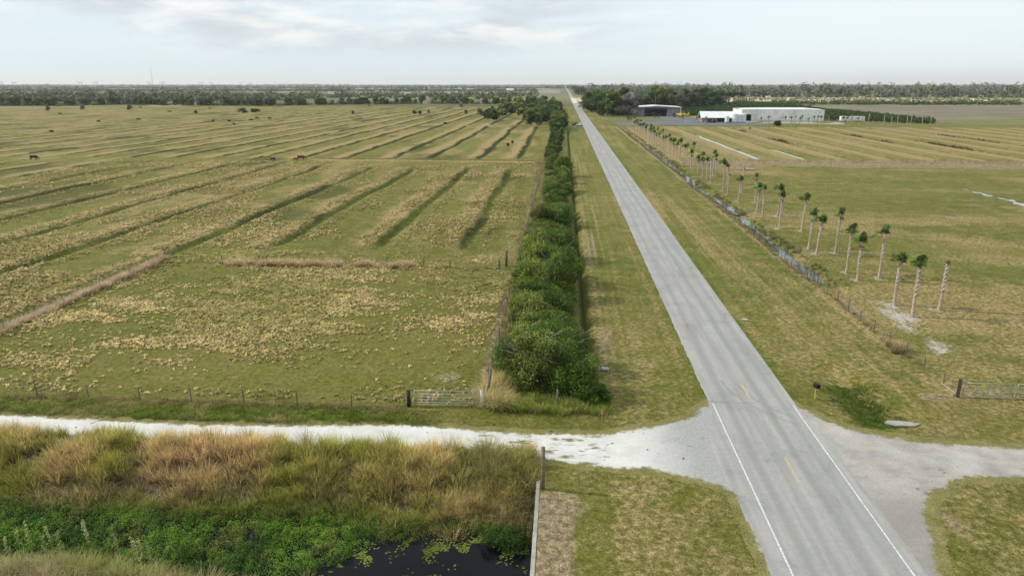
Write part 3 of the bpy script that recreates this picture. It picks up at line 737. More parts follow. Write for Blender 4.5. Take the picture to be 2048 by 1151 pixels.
x = R.normal(24.4, 1.0, 900); y = R.uniform(47.6, 55.5, 900); k = (sdpoly(DRIVE, x, y) < -.3); x = x[k]; y = y[k]
V, F, T = tufts(x, y, 14, .2, R.uniform(.12, .28, len(x)), .8, .045, colmix((.07, .14, .015), (.15, .21, .03), R.uniform(0, 1, len(x))), .3, 2)
tag(npmesh('swale_grass', V, F, M_blade, tint=T), 'lush bright green grass in the swale beside the right driveway', 'grass', kind='stuff')
V, F, T = _o
tag(npmesh('track_edge_grass', V, F, M_blade, tint=T), 'lush green grass strip between white track and fence', 'grass', kind='stuff')

# canal bank: tall cane grass
def bank(n, x0, x1, y0, y1, dens): return scatter(n, x0, x1, y0, y1, dens)
x, y = bank(2500, -48, -1.4, 34.9, 42.1, lambda x, y: (y > 35.9 - 1.2 * sst(-15, -10, x) - 1.2 * (fbm(x, y * 0, 4, 130, 2) > .55)) * np.clip(.22 + 1.3 * sst(.43, .56, fbm(x, y, 1.7, 101, 3)), 0, 1) * np.where(y > 41.6, .35 + .65 * (x < -16), 1))
east = sst(-22, -14, x)
mixv = np.clip(.5 + 2.2 * (fbm(x, y, 3.0, 102, 3) - .5), 0, 1)
c = colmix((.46, .31, .16), (.26, .245, .05), mixv) * (1 - .15 * east[:, None]) + np.array([[.02, .04, 0]]) * east[:, None]
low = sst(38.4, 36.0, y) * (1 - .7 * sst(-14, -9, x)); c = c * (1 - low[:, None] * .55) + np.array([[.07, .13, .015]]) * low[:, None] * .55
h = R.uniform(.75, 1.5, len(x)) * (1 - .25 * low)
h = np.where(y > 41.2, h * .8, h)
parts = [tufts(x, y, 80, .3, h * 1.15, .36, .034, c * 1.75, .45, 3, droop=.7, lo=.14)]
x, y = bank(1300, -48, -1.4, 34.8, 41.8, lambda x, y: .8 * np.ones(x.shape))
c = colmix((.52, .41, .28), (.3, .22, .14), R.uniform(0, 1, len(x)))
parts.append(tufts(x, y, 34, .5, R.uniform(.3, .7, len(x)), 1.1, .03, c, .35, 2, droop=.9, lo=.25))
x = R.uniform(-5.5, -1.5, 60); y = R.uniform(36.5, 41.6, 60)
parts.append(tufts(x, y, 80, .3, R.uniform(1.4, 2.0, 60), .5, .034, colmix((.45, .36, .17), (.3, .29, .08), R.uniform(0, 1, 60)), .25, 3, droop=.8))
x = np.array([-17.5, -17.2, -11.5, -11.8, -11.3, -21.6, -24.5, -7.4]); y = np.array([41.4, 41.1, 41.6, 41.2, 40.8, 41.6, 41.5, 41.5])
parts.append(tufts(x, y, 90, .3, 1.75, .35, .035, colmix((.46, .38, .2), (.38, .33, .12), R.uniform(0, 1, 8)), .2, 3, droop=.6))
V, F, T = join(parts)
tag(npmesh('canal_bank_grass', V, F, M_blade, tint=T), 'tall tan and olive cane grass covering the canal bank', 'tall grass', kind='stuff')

# green weeds on the canal
x, y = scatter(2600, -48, -4, 29.5, 36.6, lambda x, y: np.where((x < -11 + (y - 33) * 1.6) | (y > 35.4), 1, 0) * np.where(fbm(x, y, 1.5, 110, 3) > .36, 1, .75))
k = ~((x > -13.2 + (y - 31.5) * .9) & (y < 34.3)); x = x[k]; y = y[k]
z = np.maximum(hgt(x, y), -1.85)
c = colmix((.035, .085, .012), (.15, .27, .03), np.clip(R.uniform(0, .6, len(x)) + 1.8 * (fbm(x, y, 2.2, 111, 3) - .38), 0, 1)); yk = fbm(x, y, 1.5, 131, 3) > .62; c[yk] = c[yk] * .4 + np.array([.2, .22, .05]) * .6
parts = [leafcloud(x, y, z, 120, R.uniform(.25, .6, len(x)), R.uniform(.25, .75, len(x)), .085, c)]
# overhanging dark bush at the water's corner
x = R.normal(-3.3, .8, 26); y = R.normal(34.6, .45, 26); z = np.full(26, -1.6)
parts.append(leafcloud(x, y, z, 200, R.uniform(.4, .8, 26), R.uniform(.5, .95, 26), .12, colmix((.025, .06, .01), (.05, .1, .015), R.uniform(0, 1, 26))))
x = R.normal(-7.2, .5, 14); y = R.normal(30.6, .3, 14)
parts.append(leafcloud(x, y, np.full(14, -1.85), 160, R.uniform(.35, .6, 14), R.uniform(.3, .6, 14), .11, colmix((.09, .19, .02), (.14, .22, .03), R.uniform(0, 1, 14))))
V, F, T = join(parts)
tag(npmesh('canal_weed', V, F, M_leaf, tint=T), 'bright green leafy weeds crowding the canal edge', 'weeds', kind='stuff')
# near bank: tan and yellow green cane in the bottom left corner
x, y = scatter(420, -34, -12.5, 26.5, 31.2, lambda x, y: np.where(y < 31.0 - .32 * (x + 30), .9, .2) * (y < 30.6 - .12 * (x + 28)))
c = colmix((.45, .37, .19), (.28, .3, .07), np.clip(.5 + 2 * (fbm(x, y, 2.4, 112, 3) - .5), 0, 1))
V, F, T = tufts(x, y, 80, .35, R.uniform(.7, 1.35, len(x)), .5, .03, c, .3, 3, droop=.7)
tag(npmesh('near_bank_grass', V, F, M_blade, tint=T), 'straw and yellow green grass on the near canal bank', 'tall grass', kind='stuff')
# duckweed / pads
x = np.r_[R.uniform(-13, -1.5, 7000)]; yb = 33.8 + .4 * np.sin(x * 1.1) + .4 * np.sin(x * 2.7 + 1) - 1.6 * sst(-8.5, -11.5, x)
y = yb + np.abs(R.normal(0, .55, len(x))) * np.where(R.uniform(0, 1, len(x)) < .25, -1, 1)
k = (fbm(x, y, .9, 113, 3) > .47) & (y < 36) & (R.uniform(0, 1, len(x)) < .35); x = x[k]; y = y[k]
P = np.stack([x, y, R.uniform(-1.842, -1.825, len(x))], 1); n = len(x); a = R.uniform(0, 6.28, n); s = R.uniform(.03, .075, n)
V = np.stack([P + np.stack([np.cos(a + q) * s, np.sin(a + q) * s, np.zeros(n)], 1) for q in (0, 1.25, 2.5, 3.77, 5.03)], 1).reshape(-1, 3)
T = np.repeat(colmix((.09, .13, .018), (.2, .235, .045), R.uniform(0, 1, n)), 5, 0)
tag(npmesh('water_lettuce', V, np.arange(n * 5).reshape(-1, 5), M_leaf, tint=T), 'yellow green floating pads along the dark water', 'water plants', kind='stuff')

# reeds in the right ditch
x, y = scatter(5200, 33, 36.6, 86, 420, lambda x, y: np.where(np.abs(x - 34.6) > .9, .8, .45) * (.3 + .7 * (fbm(x, y, 5, 120, 3) > .5)) * np.clip(1.4 - y / 420, .3, 1))
c = colmix((.1, .13, .05), (.3, .26, .14), R.uniform(0, 1, len(x)))
V, F, T = tufts(x, y, 12, .2, R.uniform(.4, .9, len(x)), .3, .06, c, .3, 1)
tag(npmesh('ditch_reed', V, F, M_blade, tint=T), 'thin reeds standing in the watery ditch beside the palms', 'reeds', kind='stuff')
# dark rushes in the furrows of the right field
x = []; y = []
for (px_, py_, r_) in ((1572, 281, 4), (1500, 262, 2), (1735, 272, 4), (1865, 293, 6), (1800, 283, 2), (1945, 281, 3), (1855, 289, 5), (1885, 272, 3)):
    gx_, gy_ = G(px_, py_); ci = min(R_FUR, key=lambda c: abs(c - gx_))
    nn = int(22 * r_); x.append(R.normal(ci, .8, nn)); y.append(R.normal(gy_, r_ * 1.8, nn))
x = np.concatenate(x); y = np.concatenate(y)
V, F, T = tufts(x, y, 10, .4, .8, .4, .16, colmix((.05, .05, .02), (.13, .1, .05), R.uniform(0, 1, len(x))), .3, 1)
tag(npmesh('furrow_rush', V, F, M_blade, tint=T), 'dark rushes standing in furrows of the far right field', 'rushes', kind='stuff')

# ------------------------------------------------------------------ trees
def limbs(mb, base, top, r0, n, spread, rs, twigs=0):
    b = Vector(base); t = Vector(top); mid = b.lerp(t, .5) + Vector((rs.uniform(-.1, .1), rs.uniform(-.1, .1), 0)) * (t - b).length
    mb.tube([b, mid, t], [r0, r0 * .75, r0 * .35], 7)
    for i in range(n):
        f = rs.uniform(.3, .9); p = (b.lerp(mid, f * 2) if f < .5 else mid.lerp(t, f * 2 - 1))
        a = rs.uniform(0, 6.28); e = p + Vector((math.cos(a) * spread, math.sin(a) * spread, rs.uniform(.25, .9) * spread))
        m = p.lerp(e, .5) + Vector((0, 0, .08 * spread))
        mb.tube([p, m, e], [r0 * .4, r0 * .25, r0 * .08], 5)
        for q in range(twigs):
            aa = a + rs.uniform(-1, 1); s = p.lerp(e, rs.uniform(.4, 1)); L = spread * rs.uniform(.3, .6)
            mb.tube([s, s + Vector((math.cos(aa) * L, math.sin(aa) * L, L * rs.uniform(.1, .8)))], [r0 * .1, r0 * .03], 3, cap=False)

def crown(seed, W, Hh, base, nl, size, c0, c1, lobes=14, sparse=0.0, asp=.55, flat=.7):
    """W radius, Hh height of the crown, base height: leaf faces over many uneven lobes"""
    r = np.random.default_rng(seed); Ps = []; Cs = []; Ns = []
    for k in range(lobes):
        a = r.uniform(0, 6.28); t = r.uniform(0, 1); q = math.sqrt(r.uniform(0, 1)) * W * .72 * math.sqrt(max(.05, 1 - (abs(t - .4) / .8) ** 2))
        cx, cy, cz = math.cos(a) * q, math.sin(a) * q, base + Hh * (.12 + .7 * t)
        lr = W * (r.uniform(.16, .42) if lobes >= 22 else r.uniform(.25, .5)); n = int(nl / lobes * r.uniform(.6, 1.4)); bright = r.uniform(.65, 1.25); hue = r.uniform(0, 1)
        d = r.normal(0, 1, (n, 3)); d /= np.linalg.norm(d, axis=1)[:, None]; rr = r.uniform(.45, 1.0, n) ** .6
        if sparse: rr = r.uniform(.1, 1.15, n)
        P = d * rr[:, None] * np.array([lr, lr, min(lr, Hh * .4) * flat]) + np.array([cx, cy, cz])
        P += (r.normal(0, 1, (n, 3)) * lr * .1)
        k_ = P[:, 2] > base * .6; P = P[k_]; d = d[k_]; rr = rr[k_]; n = len(P)
        C = (np.asarray(c0)[None] * (1 - hue) + np.asarray(c1)[None] * hue) * bright * (.5 + .35 * (d[:, 2:3] + 1) * rr[:, None]) * r.uniform(.6, 1.4, (n, 1))  # crown shading put into leaf colour: lighter outward and upward, darker inside
        Ps.append(P); Cs.append(C); Ns.append(d)
    P = np.concatenate(Ps); C = np.concatenate(Cs); N = np.concatenate(Ns)
    return leafquads(P, size * R.uniform(.55, 1.35, len(P)), C, asp, NN=N if not sparse else None)

LAB = {}
def tree_proto(name, mats, W, Hh, base, nl, size, c0, c1, lobes, seed, sparse=0, nlimb=6, twigs=0, bark=None, asp=.55, r0=None, flat=.7):
    root = empty(name, (0, 0, 0)); rs = random.Random(seed)
    mb = MB(); r0 = r0 or .035 * (base + Hh)
    limbs(mb, (0, 0, -.2), (0, 0, base + Hh * .7), r0, nlimb, W * .75, rs, twigs)
    mb.build('trunk', bark or M_bark, root, True)
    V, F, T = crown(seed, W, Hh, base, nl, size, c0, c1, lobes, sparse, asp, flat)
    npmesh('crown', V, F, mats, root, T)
    return root
used_proto = set()
def place(proto, x, y, s, rz, label, cat, group=None, z=None, sz=None):
    if proto.name in used_proto: o = clone(proto)
    else: o = proto; used_proto.add(proto.name)
    o.location = (x, y, (float(hgt(np.array([x]), np.array([y]))[0]) if z is None else z)); o.rotation_euler = (0, 0, rz)
    o.scale = (s, s, s * (sz or 1)); tag(o, label, cat, group); return o

DG = (.05, .09, .018); MG = (.1, .155, .028); LG = (.17, .215, .045); GY = (.17, .155, .13); GY2 = (.23, .2, .16)
# --- hedge along the road ditch
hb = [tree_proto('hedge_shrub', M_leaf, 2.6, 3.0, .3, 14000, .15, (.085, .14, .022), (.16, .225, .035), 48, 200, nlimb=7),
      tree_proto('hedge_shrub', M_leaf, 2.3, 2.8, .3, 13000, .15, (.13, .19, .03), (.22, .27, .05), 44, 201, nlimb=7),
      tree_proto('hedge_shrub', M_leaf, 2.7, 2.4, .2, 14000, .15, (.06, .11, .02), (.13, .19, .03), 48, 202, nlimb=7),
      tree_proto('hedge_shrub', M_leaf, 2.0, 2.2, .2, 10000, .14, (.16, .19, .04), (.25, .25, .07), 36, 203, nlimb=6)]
ORD = ['first', 'second', 'third', 'fourth', 'fifth', 'sixth', 'seventh', 'eighth', 'ninth', 'tenth', 'eleventh', 'twelfth', 'thirteenth', 'fourteenth', 'fifteenth', 'sixteenth', 'seventeenth', 'eighteenth', 'nineteenth', 'twentieth']
def ordinal(n):
    if n <= 20: return ORD[n - 1]
    t = {2: 'twenty', 3: 'thirty', 4: 'forty', 5: 'fifty', 6: 'sixty', 7: 'seventy'}[n // 10]
    return t + '-' + ORD[n % 10 - 1] if n % 10 else {'twenty': 'twentieth', 'thirty': 'thirtieth', 'forty': 'fortieth', 'fifty': 'fiftieth', 'sixty': 'sixtieth', 'seventy': 'seventieth'}[t]
hd = []
y = 58.0; i = 0
while y < 215:
    for xx in ((-3.2, -.7) if y < 150 else (-2.6, .2)):
        if random.random() < .05: continue
        hd.append((xx + random.uniform(-.5, .5), y + random.uniform(-.8, .8))); 
    y += 3.2 if y < 100 else 4.6
HN = {0: 'dark leafy', 1: 'bright green', 2: 'very dark spreading', 3: 'yellow green'}
hd.sort(key=lambda p: p[1])
x = R.uniform(-4.8, 1.7, 2100); y = 50.8 + 170 * R.uniform(0, 1, 2100) ** 1.25
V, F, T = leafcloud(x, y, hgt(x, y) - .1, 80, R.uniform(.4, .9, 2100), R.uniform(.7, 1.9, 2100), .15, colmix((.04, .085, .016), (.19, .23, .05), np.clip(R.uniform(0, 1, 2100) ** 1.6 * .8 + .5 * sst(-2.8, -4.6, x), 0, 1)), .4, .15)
tag(npmesh('hedge_undergrowth', V, F, M_leaf, tint=T), 'tangled green brush filling the hedge between its shrubs', 'undergrowth', kind='stuff')

for i, (hx, hy) in enumerate(hd):
    v = random.choice([0, 0, 2, 1, 2]) if hx > -2 else random.choice([0, 1, 1, 3, 0])
    if 120 < hy < 150 and hx < -2: v = 3
    place(hb[v], hx, hy, random.uniform(.7, 1.3), random.uniform(0, 6.28), HN[v] + ' roadside hedge shrub, ' + ordinal(i + 1) + ' behind the big pale branched tree', 'shrub', 'shrubs of the roadside hedge', z=-.3, sz=random.choice([.6, .85, 1.0, 1.2, 1.6]))
# tree clump at the near end
nt = tree_proto('branchy_tree', M_leaf, 3.1, 4.8, .8, 12000, .17, (.13, .18, .03), (.23, .27, .06), 34, 210, sparse=1, nlimb=14, twigs=5, bark=M_greybark, r0=.13)
place(nt, -1.9, 52.4, 1.0, .4, 'tall open branched tree with pale grey limbs at near end of hedge', 'tree')
nt2 = tree_proto('leafy_tree', M_leaf, 2.6, 3.6, .5, 14000, .17, (.085, .15, .022), (.16, .24, .03), 34, 211, nlimb=10, twigs=3, bark=M_greybark, r0=.1)
place(nt2, 1.6, 51.6, 1.0, 1.0, 'rounded bright green tree at the road side of hedge end', 'tree')
nt3 = tree_proto('low_shrub', M_leaf, 1.5, 1.6, .1, 9000, .15, (.05, .11, .015), (.1, .17, .025), 22, 212)
place(nt3, 3.0, 50.2, .95, 1.0, 'low deep green shrub at the corner of hedge nearest the road', 'shrub')
place(clone(nt2), -3.9, 55.2, .95, 2.4, 'mid green tree just left behind the pale branched tree', 'tree')
place(clone(nt2), .4, 56.2, 1.05, 4.4, 'mid green tree right behind the pale branched tree', 'tree')
# grass apron at the hedge end
x = R.uniform(-5.2, 4, 210); y = R.uniform(47.9, 51.0, 210)
V, F, T = tufts(x, y, 45, .3, R.uniform(.5, 1.05, 210), .5, .035, colmix((.2, .31, .03), (.5, .46, .15), np.clip(R.uniform(0, 1, 210), 0, 1)), .3, 3, droop=.6)
tag(npmesh('hedge_end_grass', V, F, M_blade, tint=T), 'bright yellow green grass in front of hedge end', 'grass', kind='stuff')
x = R.normal(-5.0, .5, 46); y = R.uniform(48.6, 53.5, 46)
V, F, T = tufts(x, y, 80, .32, R.uniform(1.0, 1.9, 46), .55, .034, colmix((.75, .58, .3), (.55, .48, .2), R.uniform(0, 1, 46)), .25, 3, droop=.8)
tag(npmesh('gatepost_cane_grass', V, F, M_blade, tint=T), 'tall straw cane grass right of the left gate', 'tall grass', kind='stuff')
# far part of the hedge: rounder trees
tr_dark = [tree_proto('broadleaf_tree', M_leaf, 6, 10.5, .3, 5600, .85, (.045, .08, .018), (.085, .13, .028), 30, 220),
           tree_proto('broadleaf_tree', M_leaf, 5.5, 9.6, .3, 5200, .8, (.07, .115, .02), (.12, .165, .035), 28, 221),
           tree_proto('broadleaf_tree', M_leaf, 7, 9.6, .2, 5800, .9, (.05, .085, .02), (.095, .13, .035), 30, 222),
           tree_proto('broadleaf_tree', M_leaf, 5, 11.4, .4, 5200, .8, (.085, .135, .025), (.15, .2, .035), 28, 223)]
tr_grey = [tree_proto('bare_grey_tree', M_leaf, 6, 10, .5, 5600, .75, GY, GY2, 26, 230, asp=.3, nlimb=10),
           tree_proto('bare_grey_tree', M_leaf, 5.5, 9, .4, 5200, .75, (.12, .11, .095), (.17, .15, .12), 24, 231, asp=.3, nlimb=10)]
tr_spring = [tree_proto('spring_tree', M_leaf, 5.5, 7, 1.5, 4800, .8, (.2, .24, .04), (.28, .3, .06), 22, 240)]
def cabbage_proto(seed):
    root = empty('cabbage_palm', (0, 0, 0)); mb = MB(); mb.tube([(0, 0, -.2), (.1, 0, 5), (0, 0, 9)], [.3, .25, .22], 8); mb.build('trunk', M_bark, root, True)
    V, F, T = crown(seed, 2.2, 2.6, 8, 900, .8, (.05, .075, .02), (.09, .11, .03), 12, asp=.3); npmesh('crown', V, F, M_leaf, root, T); return root
tr_palm = [cabbage_proto(250)]
hi = 0
for (px_, py_, s_, kind, lab, cat) in [
    (1108, 275, .36, 'd2', 'round dark shrub standing out left of the hedge line', 'shrub'),
    (1120, 268, .3, 'd1', 'green shrub just right of the round dark shrub', 'shrub'),
    (1085, 228, .62, 'g0', 'large leafless grey tree nearest left of the hedge far end', 'tree'),
    (1072, 224, .55, 'g1', 'leafless grey tree immediately left of the largest grey one', 'tree'),
    (1047, 226, .4, 'g0', 'small dark grey bush left of the pair of grey trees', 'bush'),
    (999, 229, .62, 'g1', 'dark bare tree with a double crown in the far left pasture', 'tree'),
    (961, 231, .62, 'g0', 'wide brownish bare tree in the far left pasture', 'tree'),
    (932, 228, .4, 'g1', 'slim grey bush left of the wide brownish tree', 'bush'),
    (923, 215, .45, 'g0', 'grey tree behind the slim grey bush at the pasture end', 'tree'),
    (857, 226, .3, 'g1', 'tiny reddish grey sapling right of the two green bushes', 'sapling'),
    (829, 228, .34, 'd0', 'green bush, left of a close pair in the pasture', 'bush'),
    (840, 228, .27, 'd2', 'lower green bush, right of a close pair in the pasture', 'bush'),
    (706, 228, .34, 'g1', 'lone small grey tree in the middle of far left pasture', 'tree'),
    (485, 226, .95, 'g1', 'very wide low grey green thicket in the far pasture', 'thicket'),
    (510, 224, .7, 'd2', 'low green part at the right end of the wide thicket', 'thicket'),
    (97, 222, .5, 'g1', 'round dark lone tree near the left edge of pasture', 'tree'),
    (164, 220, .55, 'g0', 'round dark lone tree right of the leftmost lone tree', 'tree'),
    (260, 220, .55, 'g1', 'pale grey dome shaped bush at the pasture end', 'bush'),
    (392, 227, .28, 'd0', 'small dark green shrub alone in the left pasture', 'shrub'),
    (468, 250, .16, 'd1', 'tiny green shrub below the wide thicket', 'shrub'),
    (1023, 226, .36, 'd2', 'small palm like dark tree right of the double crowned tree', 'tree'),
    (1555, 252, .36, 'd2', 'round olive shrub in front of the long white warehouse', 'shrub'),
    (1500, 258, .1, 'd2', 'tiny dark shrub at the field edge before the warehouse', 'shrub')]:
    p = {'d': tr_dark, 'g': tr_grey}[kind[0]][int(kind[1])]
    gx_, gy_ = G(px_, py_); sz_ = 1.0
    if 'wide low' in lab: sz_ = .5
    if 'low green' in lab: sz_ = .5
    place(p, gx_, gy_, s_, random.uniform(0, 6.28), lab, cat, sz=sz_)
y = 220.0
fh = []
while y < 760:
    fh.append(y); y += random.uniform(5, 7) if y < 420 else random.uniform(9, 13)
for i, y in enumerate(fh):
    p = random.choice(tr_dark); near = y < 360
    s = random.uniform(.3, .42) if near else random.uniform(.6, .85)
    place(p, -2.6 + random.uniform(-1.8, 1.6) - (4 if y > 480 else 0), y, s, random.uniform(0, 6.28), 'dark green tree of the far hedge line, ' + ordinal(i + 1) + ' beyond the near shrubs', 'tree', 'trees of the far hedge line')
    if y > 500:
        place(random.choice(tr_dark + tr_spring), random.uniform(-60, -30), y + random.uniform(-8, 8), random.uniform(.6, .9), random.uniform(0, 6.28), 'green tree in the grove left of the hedge far end', 'tree', 'grove left of the hedge far end')
    if y > 430:
        place(random.choice(tr_dark + tr_grey[:1]), -17 + random.uniform(-9, 8), y, s * 1.15, random.uniform(0, 6.28), 'dark green tree at the left side of the hedge far end', 'tree', 'trees widening the hedge far end')
# left tree line
nT = 0
def treeline(pts, step, ws, group, label_of, smin=.8, smax=1.25, depth=22):
    for (a, b) in zip(pts[:-1], pts[1:]):
        L = math.dist(a, b); n = max(1, int(L / step))
        for i in range(n):
            t = (i + random.random()) / n; x = a[0] + (b[0] - a[0]) * t + random.uniform(-4, 4); y = a[1] + (b[1] - a[1]) * t + random.uniform(0, depth)
            kind = random.choices(['d', 'g', 's', 'p'], ws(x, y))[0]
            p = random.choice({'d': tr_dark, 'g': tr_grey, 's': tr_spring, 'p': tr_palm}[kind])
            place(p, x, y, random.uniform(smin, smax) * (1.0 if kind != 'g' else .9), random.uniform(0, 6.28), label_of[kind], 'tree', group + {'d': '', 'g': ' (grey)', 's': ' (spring)', 'p': ' (palms)'}[kind])
lab1 = {'d': 'dark green broadleaf tree in the tree line behind left pasture', 'g': 'leafless grey tree in the tree line behind left pasture', 's': 'yellow green spring tree in the tree line behind left pasture', 'p': 'tall cabbage palm in the tree line behind left pasture'}
pl = [G(p, q) for p, q in ((-20, 212), (130, 212), (240, 209), (330, 211), (520, 212), (700, 209), (900, 208), (1010, 209), (1100, 210))]
treeline(pl, 6.8, lambda x, y: (7, 2, 0 if x < -150 else 5, .8), 'left tree line', lab1, .7, 1.15)
pl2 = [G(p, q) for p, q in ((840, 202), (960, 201), (1110, 203))]
treeline(pl2, 13, lambda x, y: (1, 1, 6, 0), 'left tree line', lab1, .8, 1.1, 30)
# right woods around the hangar
lab2 = {'d': 'tall dark green oak in the wood behind the hangar', 'g': 'tall leafless grey tree in the wood behind the hangar', 's': 'yellow green tree in the wood behind the hangar', 'p': 'tall cabbage palm in the wood behind the hangar'}
rw = [G(p, q) for p, q in ((1190, 224), (1240, 223), (1290, 221), (1380, 220), (1455, 216))]
treeline([(38, 600), (62, 606), (88, 625), G(1345, 219), G(1400, 215), G(1450, 213)], 5.5, lambda x, y: (6, 5 if x > 90 else 2, 0, .5), 'right wood', lab2, 1.7, 2.15, 60)
treeline([(28, 640), (34, 760)], 9, lambda x, y: (6, 2, 0, 0), 'right wood', lab2, 1.5, 1.9, 30)
place(tr_grey[0], 51, 560, 1.85, 1, 'huge grey barked oak overhanging the left end of the hangar', 'tree')
place(tr_dark[3], 39, 566, 1.75, 2, 'bright green oak at the left corner of the wood', 'tree')
place(tr_dark[1], 32, 572, 1.35, 3, 'low green tree at the wood edge nearest the road', 'tree')
place(tr_grey[1], 60, 596, 1.8, 4, 'grey oak directly behind the hangar left end', 'tree')
place(tr_dark[0], 44, 588, 1.95, 5, 'dark oak behind the bright green corner oak', 'tree')
for i in range(7): place(tr_palm[0], G(1438, 213)[0] + i * 3.8, G(1438, 213)[1] + random.uniform(-12, 8), 1.5, i, 'tall cabbage palm at the right end of the wood', 'tree', 'palms at the right end of the wood')
# roadside trees far ahead
lab3 = {'d': 'dark roadside tree far ahead on the right of the road', 'g': 'grey roadside tree far ahead on the right of the road', 's': 'x', 'p': 'x'}
treeline([(40, 1500), (44, 3200)], 40, lambda x, y: (5, 2, 0, 0), 'far roadside trees', lab3, 1.2, 1.9, 30)
treeline([(60, 1150), (200, 1250), (420, 1330)], 13, lambda x, y: (5, 3, 0, 0), 'tree line beyond the wood', {'d': 'dark tree in the belt beyond the wood', 'g': 'grey tree in the belt beyond the wood'}, .9, 1.4, 70)

# citrus grove and far belts as masses
def bushmass(name, X, Y, W, Hh, n, size, c0, c1, label, cat, mat=M_far):
    m = len(X); N = m * n
    d = R.normal(0, 1, (N, 3)); d[:, 2] = np.abs(d[:, 2]); d /= np.linalg.norm(d, axis=1)[:, None]
    rep = lambda a: np.repeat(np.broadcast_to(a, (m,)), n)
    P = np.stack([rep(X) + d[:, 0] * rep(W), rep(Y) + d[:, 1] * rep(W), d[:, 2] * rep(Hh) * R.uniform(.7, 1, N)], 1)
    t = np.repeat(R.uniform(0, 1, m), n)
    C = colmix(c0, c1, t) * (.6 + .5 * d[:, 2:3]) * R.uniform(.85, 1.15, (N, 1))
    V, F, T = leafquads(P, size * R.uniform(.7, 1.3, N), C, .8, NN=d)
    return tag(npmesh(name, V, F, mat, tint=T), label, cat, kind='stuff')
GROVE = [G(1375, 231), G(1360, 215), G(1450, 212), G(1470, 204), G(1560, 208), G(1660, 222), G(1760, 231), G(1870, 243), G(1860, 248), G(1728, 243), G(1650, 240), G(1480, 238)]
gxs = []; gys = []
px_ = np.array(GROVE); 
for yy in np.arange(px_[:, 1].min(), px_[:, 1].max(), 6.5):
    for xx in np.arange(px_[:, 0].min(), px_[:, 0].max(), 3.6): gxs.append(xx + random.uniform(-.5, .5)); gys.append(yy + random.uniform(-.4, .4))
gxs = np.array(gxs); gys = np.array(gys); k = (sdpoly(GROVE, gxs, gys) > 0)
k &= ~((gxs > 54) & (gxs < 98) & (gys < 600)) & ~((gxs > 115) & (gxs < 190) & (gys < 536)) & ~((gxs > 183) & (gxs < 206) & (gys < 500))
gxs = gxs[k]; gys = gys[k]
bushmass('citrus_grove', gxs, gys, 1.9, R.uniform(2.4, 3.4, len(gxs)), 26, 1.2, (.03, .055, .012), (.055, .09, .016), 'rows of low dark green citrus bushes behind the warehouse', 'grove', M_leaf)
# grove row further right (dark green band)
a, b_ = G(1560, 208), G(2048, 209)
n = 420; t = R.uniform(0, 1, n); X = a[0] + (b_[0] + 200 - a[0]) * t; Y = a[1] - 30 + R.uniform(0, 90, n) + (b_[1] - a[1]) * t
bushmass('far_grove', X, Y, 4.0, R.uniform(3, 5.5, n), 22, 2.2, (.05, .075, .02), (.09, .11, .035), 'long low dark green band of grove at far right', 'grove')
def strip_mass(name, pts, w, n, hh, label, c0, c1):
    X = []; Y = []
    for (a, b) in zip(pts[:-1], pts[1:]):
        m = int(n * math.dist(a, b) / 100); t = R.uniform(0, 1, m); X.append(a[0] + (b[0] - a[0]) * t); Y.append(a[1] + (b[1] - a[1]) * t + R.uniform(0, w, m))
    X = np.concatenate(X); Y = np.concatenate(Y); k = fbm(X, Y, 25, 350, 3) > .36; X = X[k]; Y = Y[k]
    return bushmass(name, X, Y, hh * .8, hh * R.uniform(.4, 1.1, len(X)), 24, 1.3, c0, c1, label, 'undergrowth', M_leaf)
strip_mass('undergrowth', pl, 24, 75, 4.5, 'low scrub growing between the trees behind left pasture', (.06, .1, .02), (.15, .17, .06))
strip_mass('undergrowth', [(38, 590), (52, 588), (60, 600)], 20, 130, 5, 'low scrub at the foot of the hangar wood', (.05, .09, .02), (.1, .13, .04))
strip_mass('undergrowth', [(62, 606), (88, 625), G(1345, 219), G(1400, 215), G(1450, 213)], 20, 130, 5, 'low scrub along the wood behind the grove', (.05, .09, .02), (.1, .13, .04))
def belt(name, y0, y1, x0, x1, n, hh, label, c0, c1, cl=.45, seed=0, thr=.45):
    X = R.uniform(x0, x1, n); Y = R.uniform(y0, y1, n)
    k = fbm(X, Y * 3, (x1 - x0) / 14, 300 + seed, 3) > thr; X = X[k]; Y = Y[k]
    if y0 < 2500: k = np.abs(X - 15.5) > 14; X = X[k]; Y = Y[k]
    big = .55 + 1.1 * sst(.45, .75, fbm(X, Y, (x1 - x0) / 30, 330 + seed, 2))
    bushmass(name, X, Y, hh * .75, hh * R.uniform(.6, 1.15, len(X)) * big, 22, hh * .42, c0, c1, label, 'woodland')
cD = (.06, .085, .035); cM = (.13, .145, .07)
belt('distant_woodland', 1250, 1700, -1300, -60, 900, 9, 'second band of scattered woodland beyond left tree line', cD, cM, seed=1, thr=.42)
belt('distant_woodland', 950, 1250, -1000, -420, 700, 10, 'woodland behind the left end of the tree line', cD, cM, seed=21, thr=.35)
belt('distant_woodland', 2300, 2900, -2600, -100, 1300, 11, 'third band of woodland on the left plain', cD, cM, seed=2, thr=.4)
belt('distant_woodland', 3800, 5200, -4500, 100, 1900, 13, 'hazy woodland band near the left horizon', cD, cM, seed=3, thr=.35)
belt('distant_woodland', 7000, 9500, -8000, 9000, 2600, 19, 'hazy treed skyline along the horizon', cD, cM, seed=4, thr=.25)
belt('distant_woodland', 1350, 1700, 420, 1500, 1100, 14, 'mixed woodland beyond the tan fields at right', (.06, .07, .035), (.14, .135, .09), seed=5, thr=.42)
belt('distant_woodland', 1900, 2600, 60, 2400, 1700, 15, 'second dark woodland band at right', cD, cM, seed=6, thr=.43)
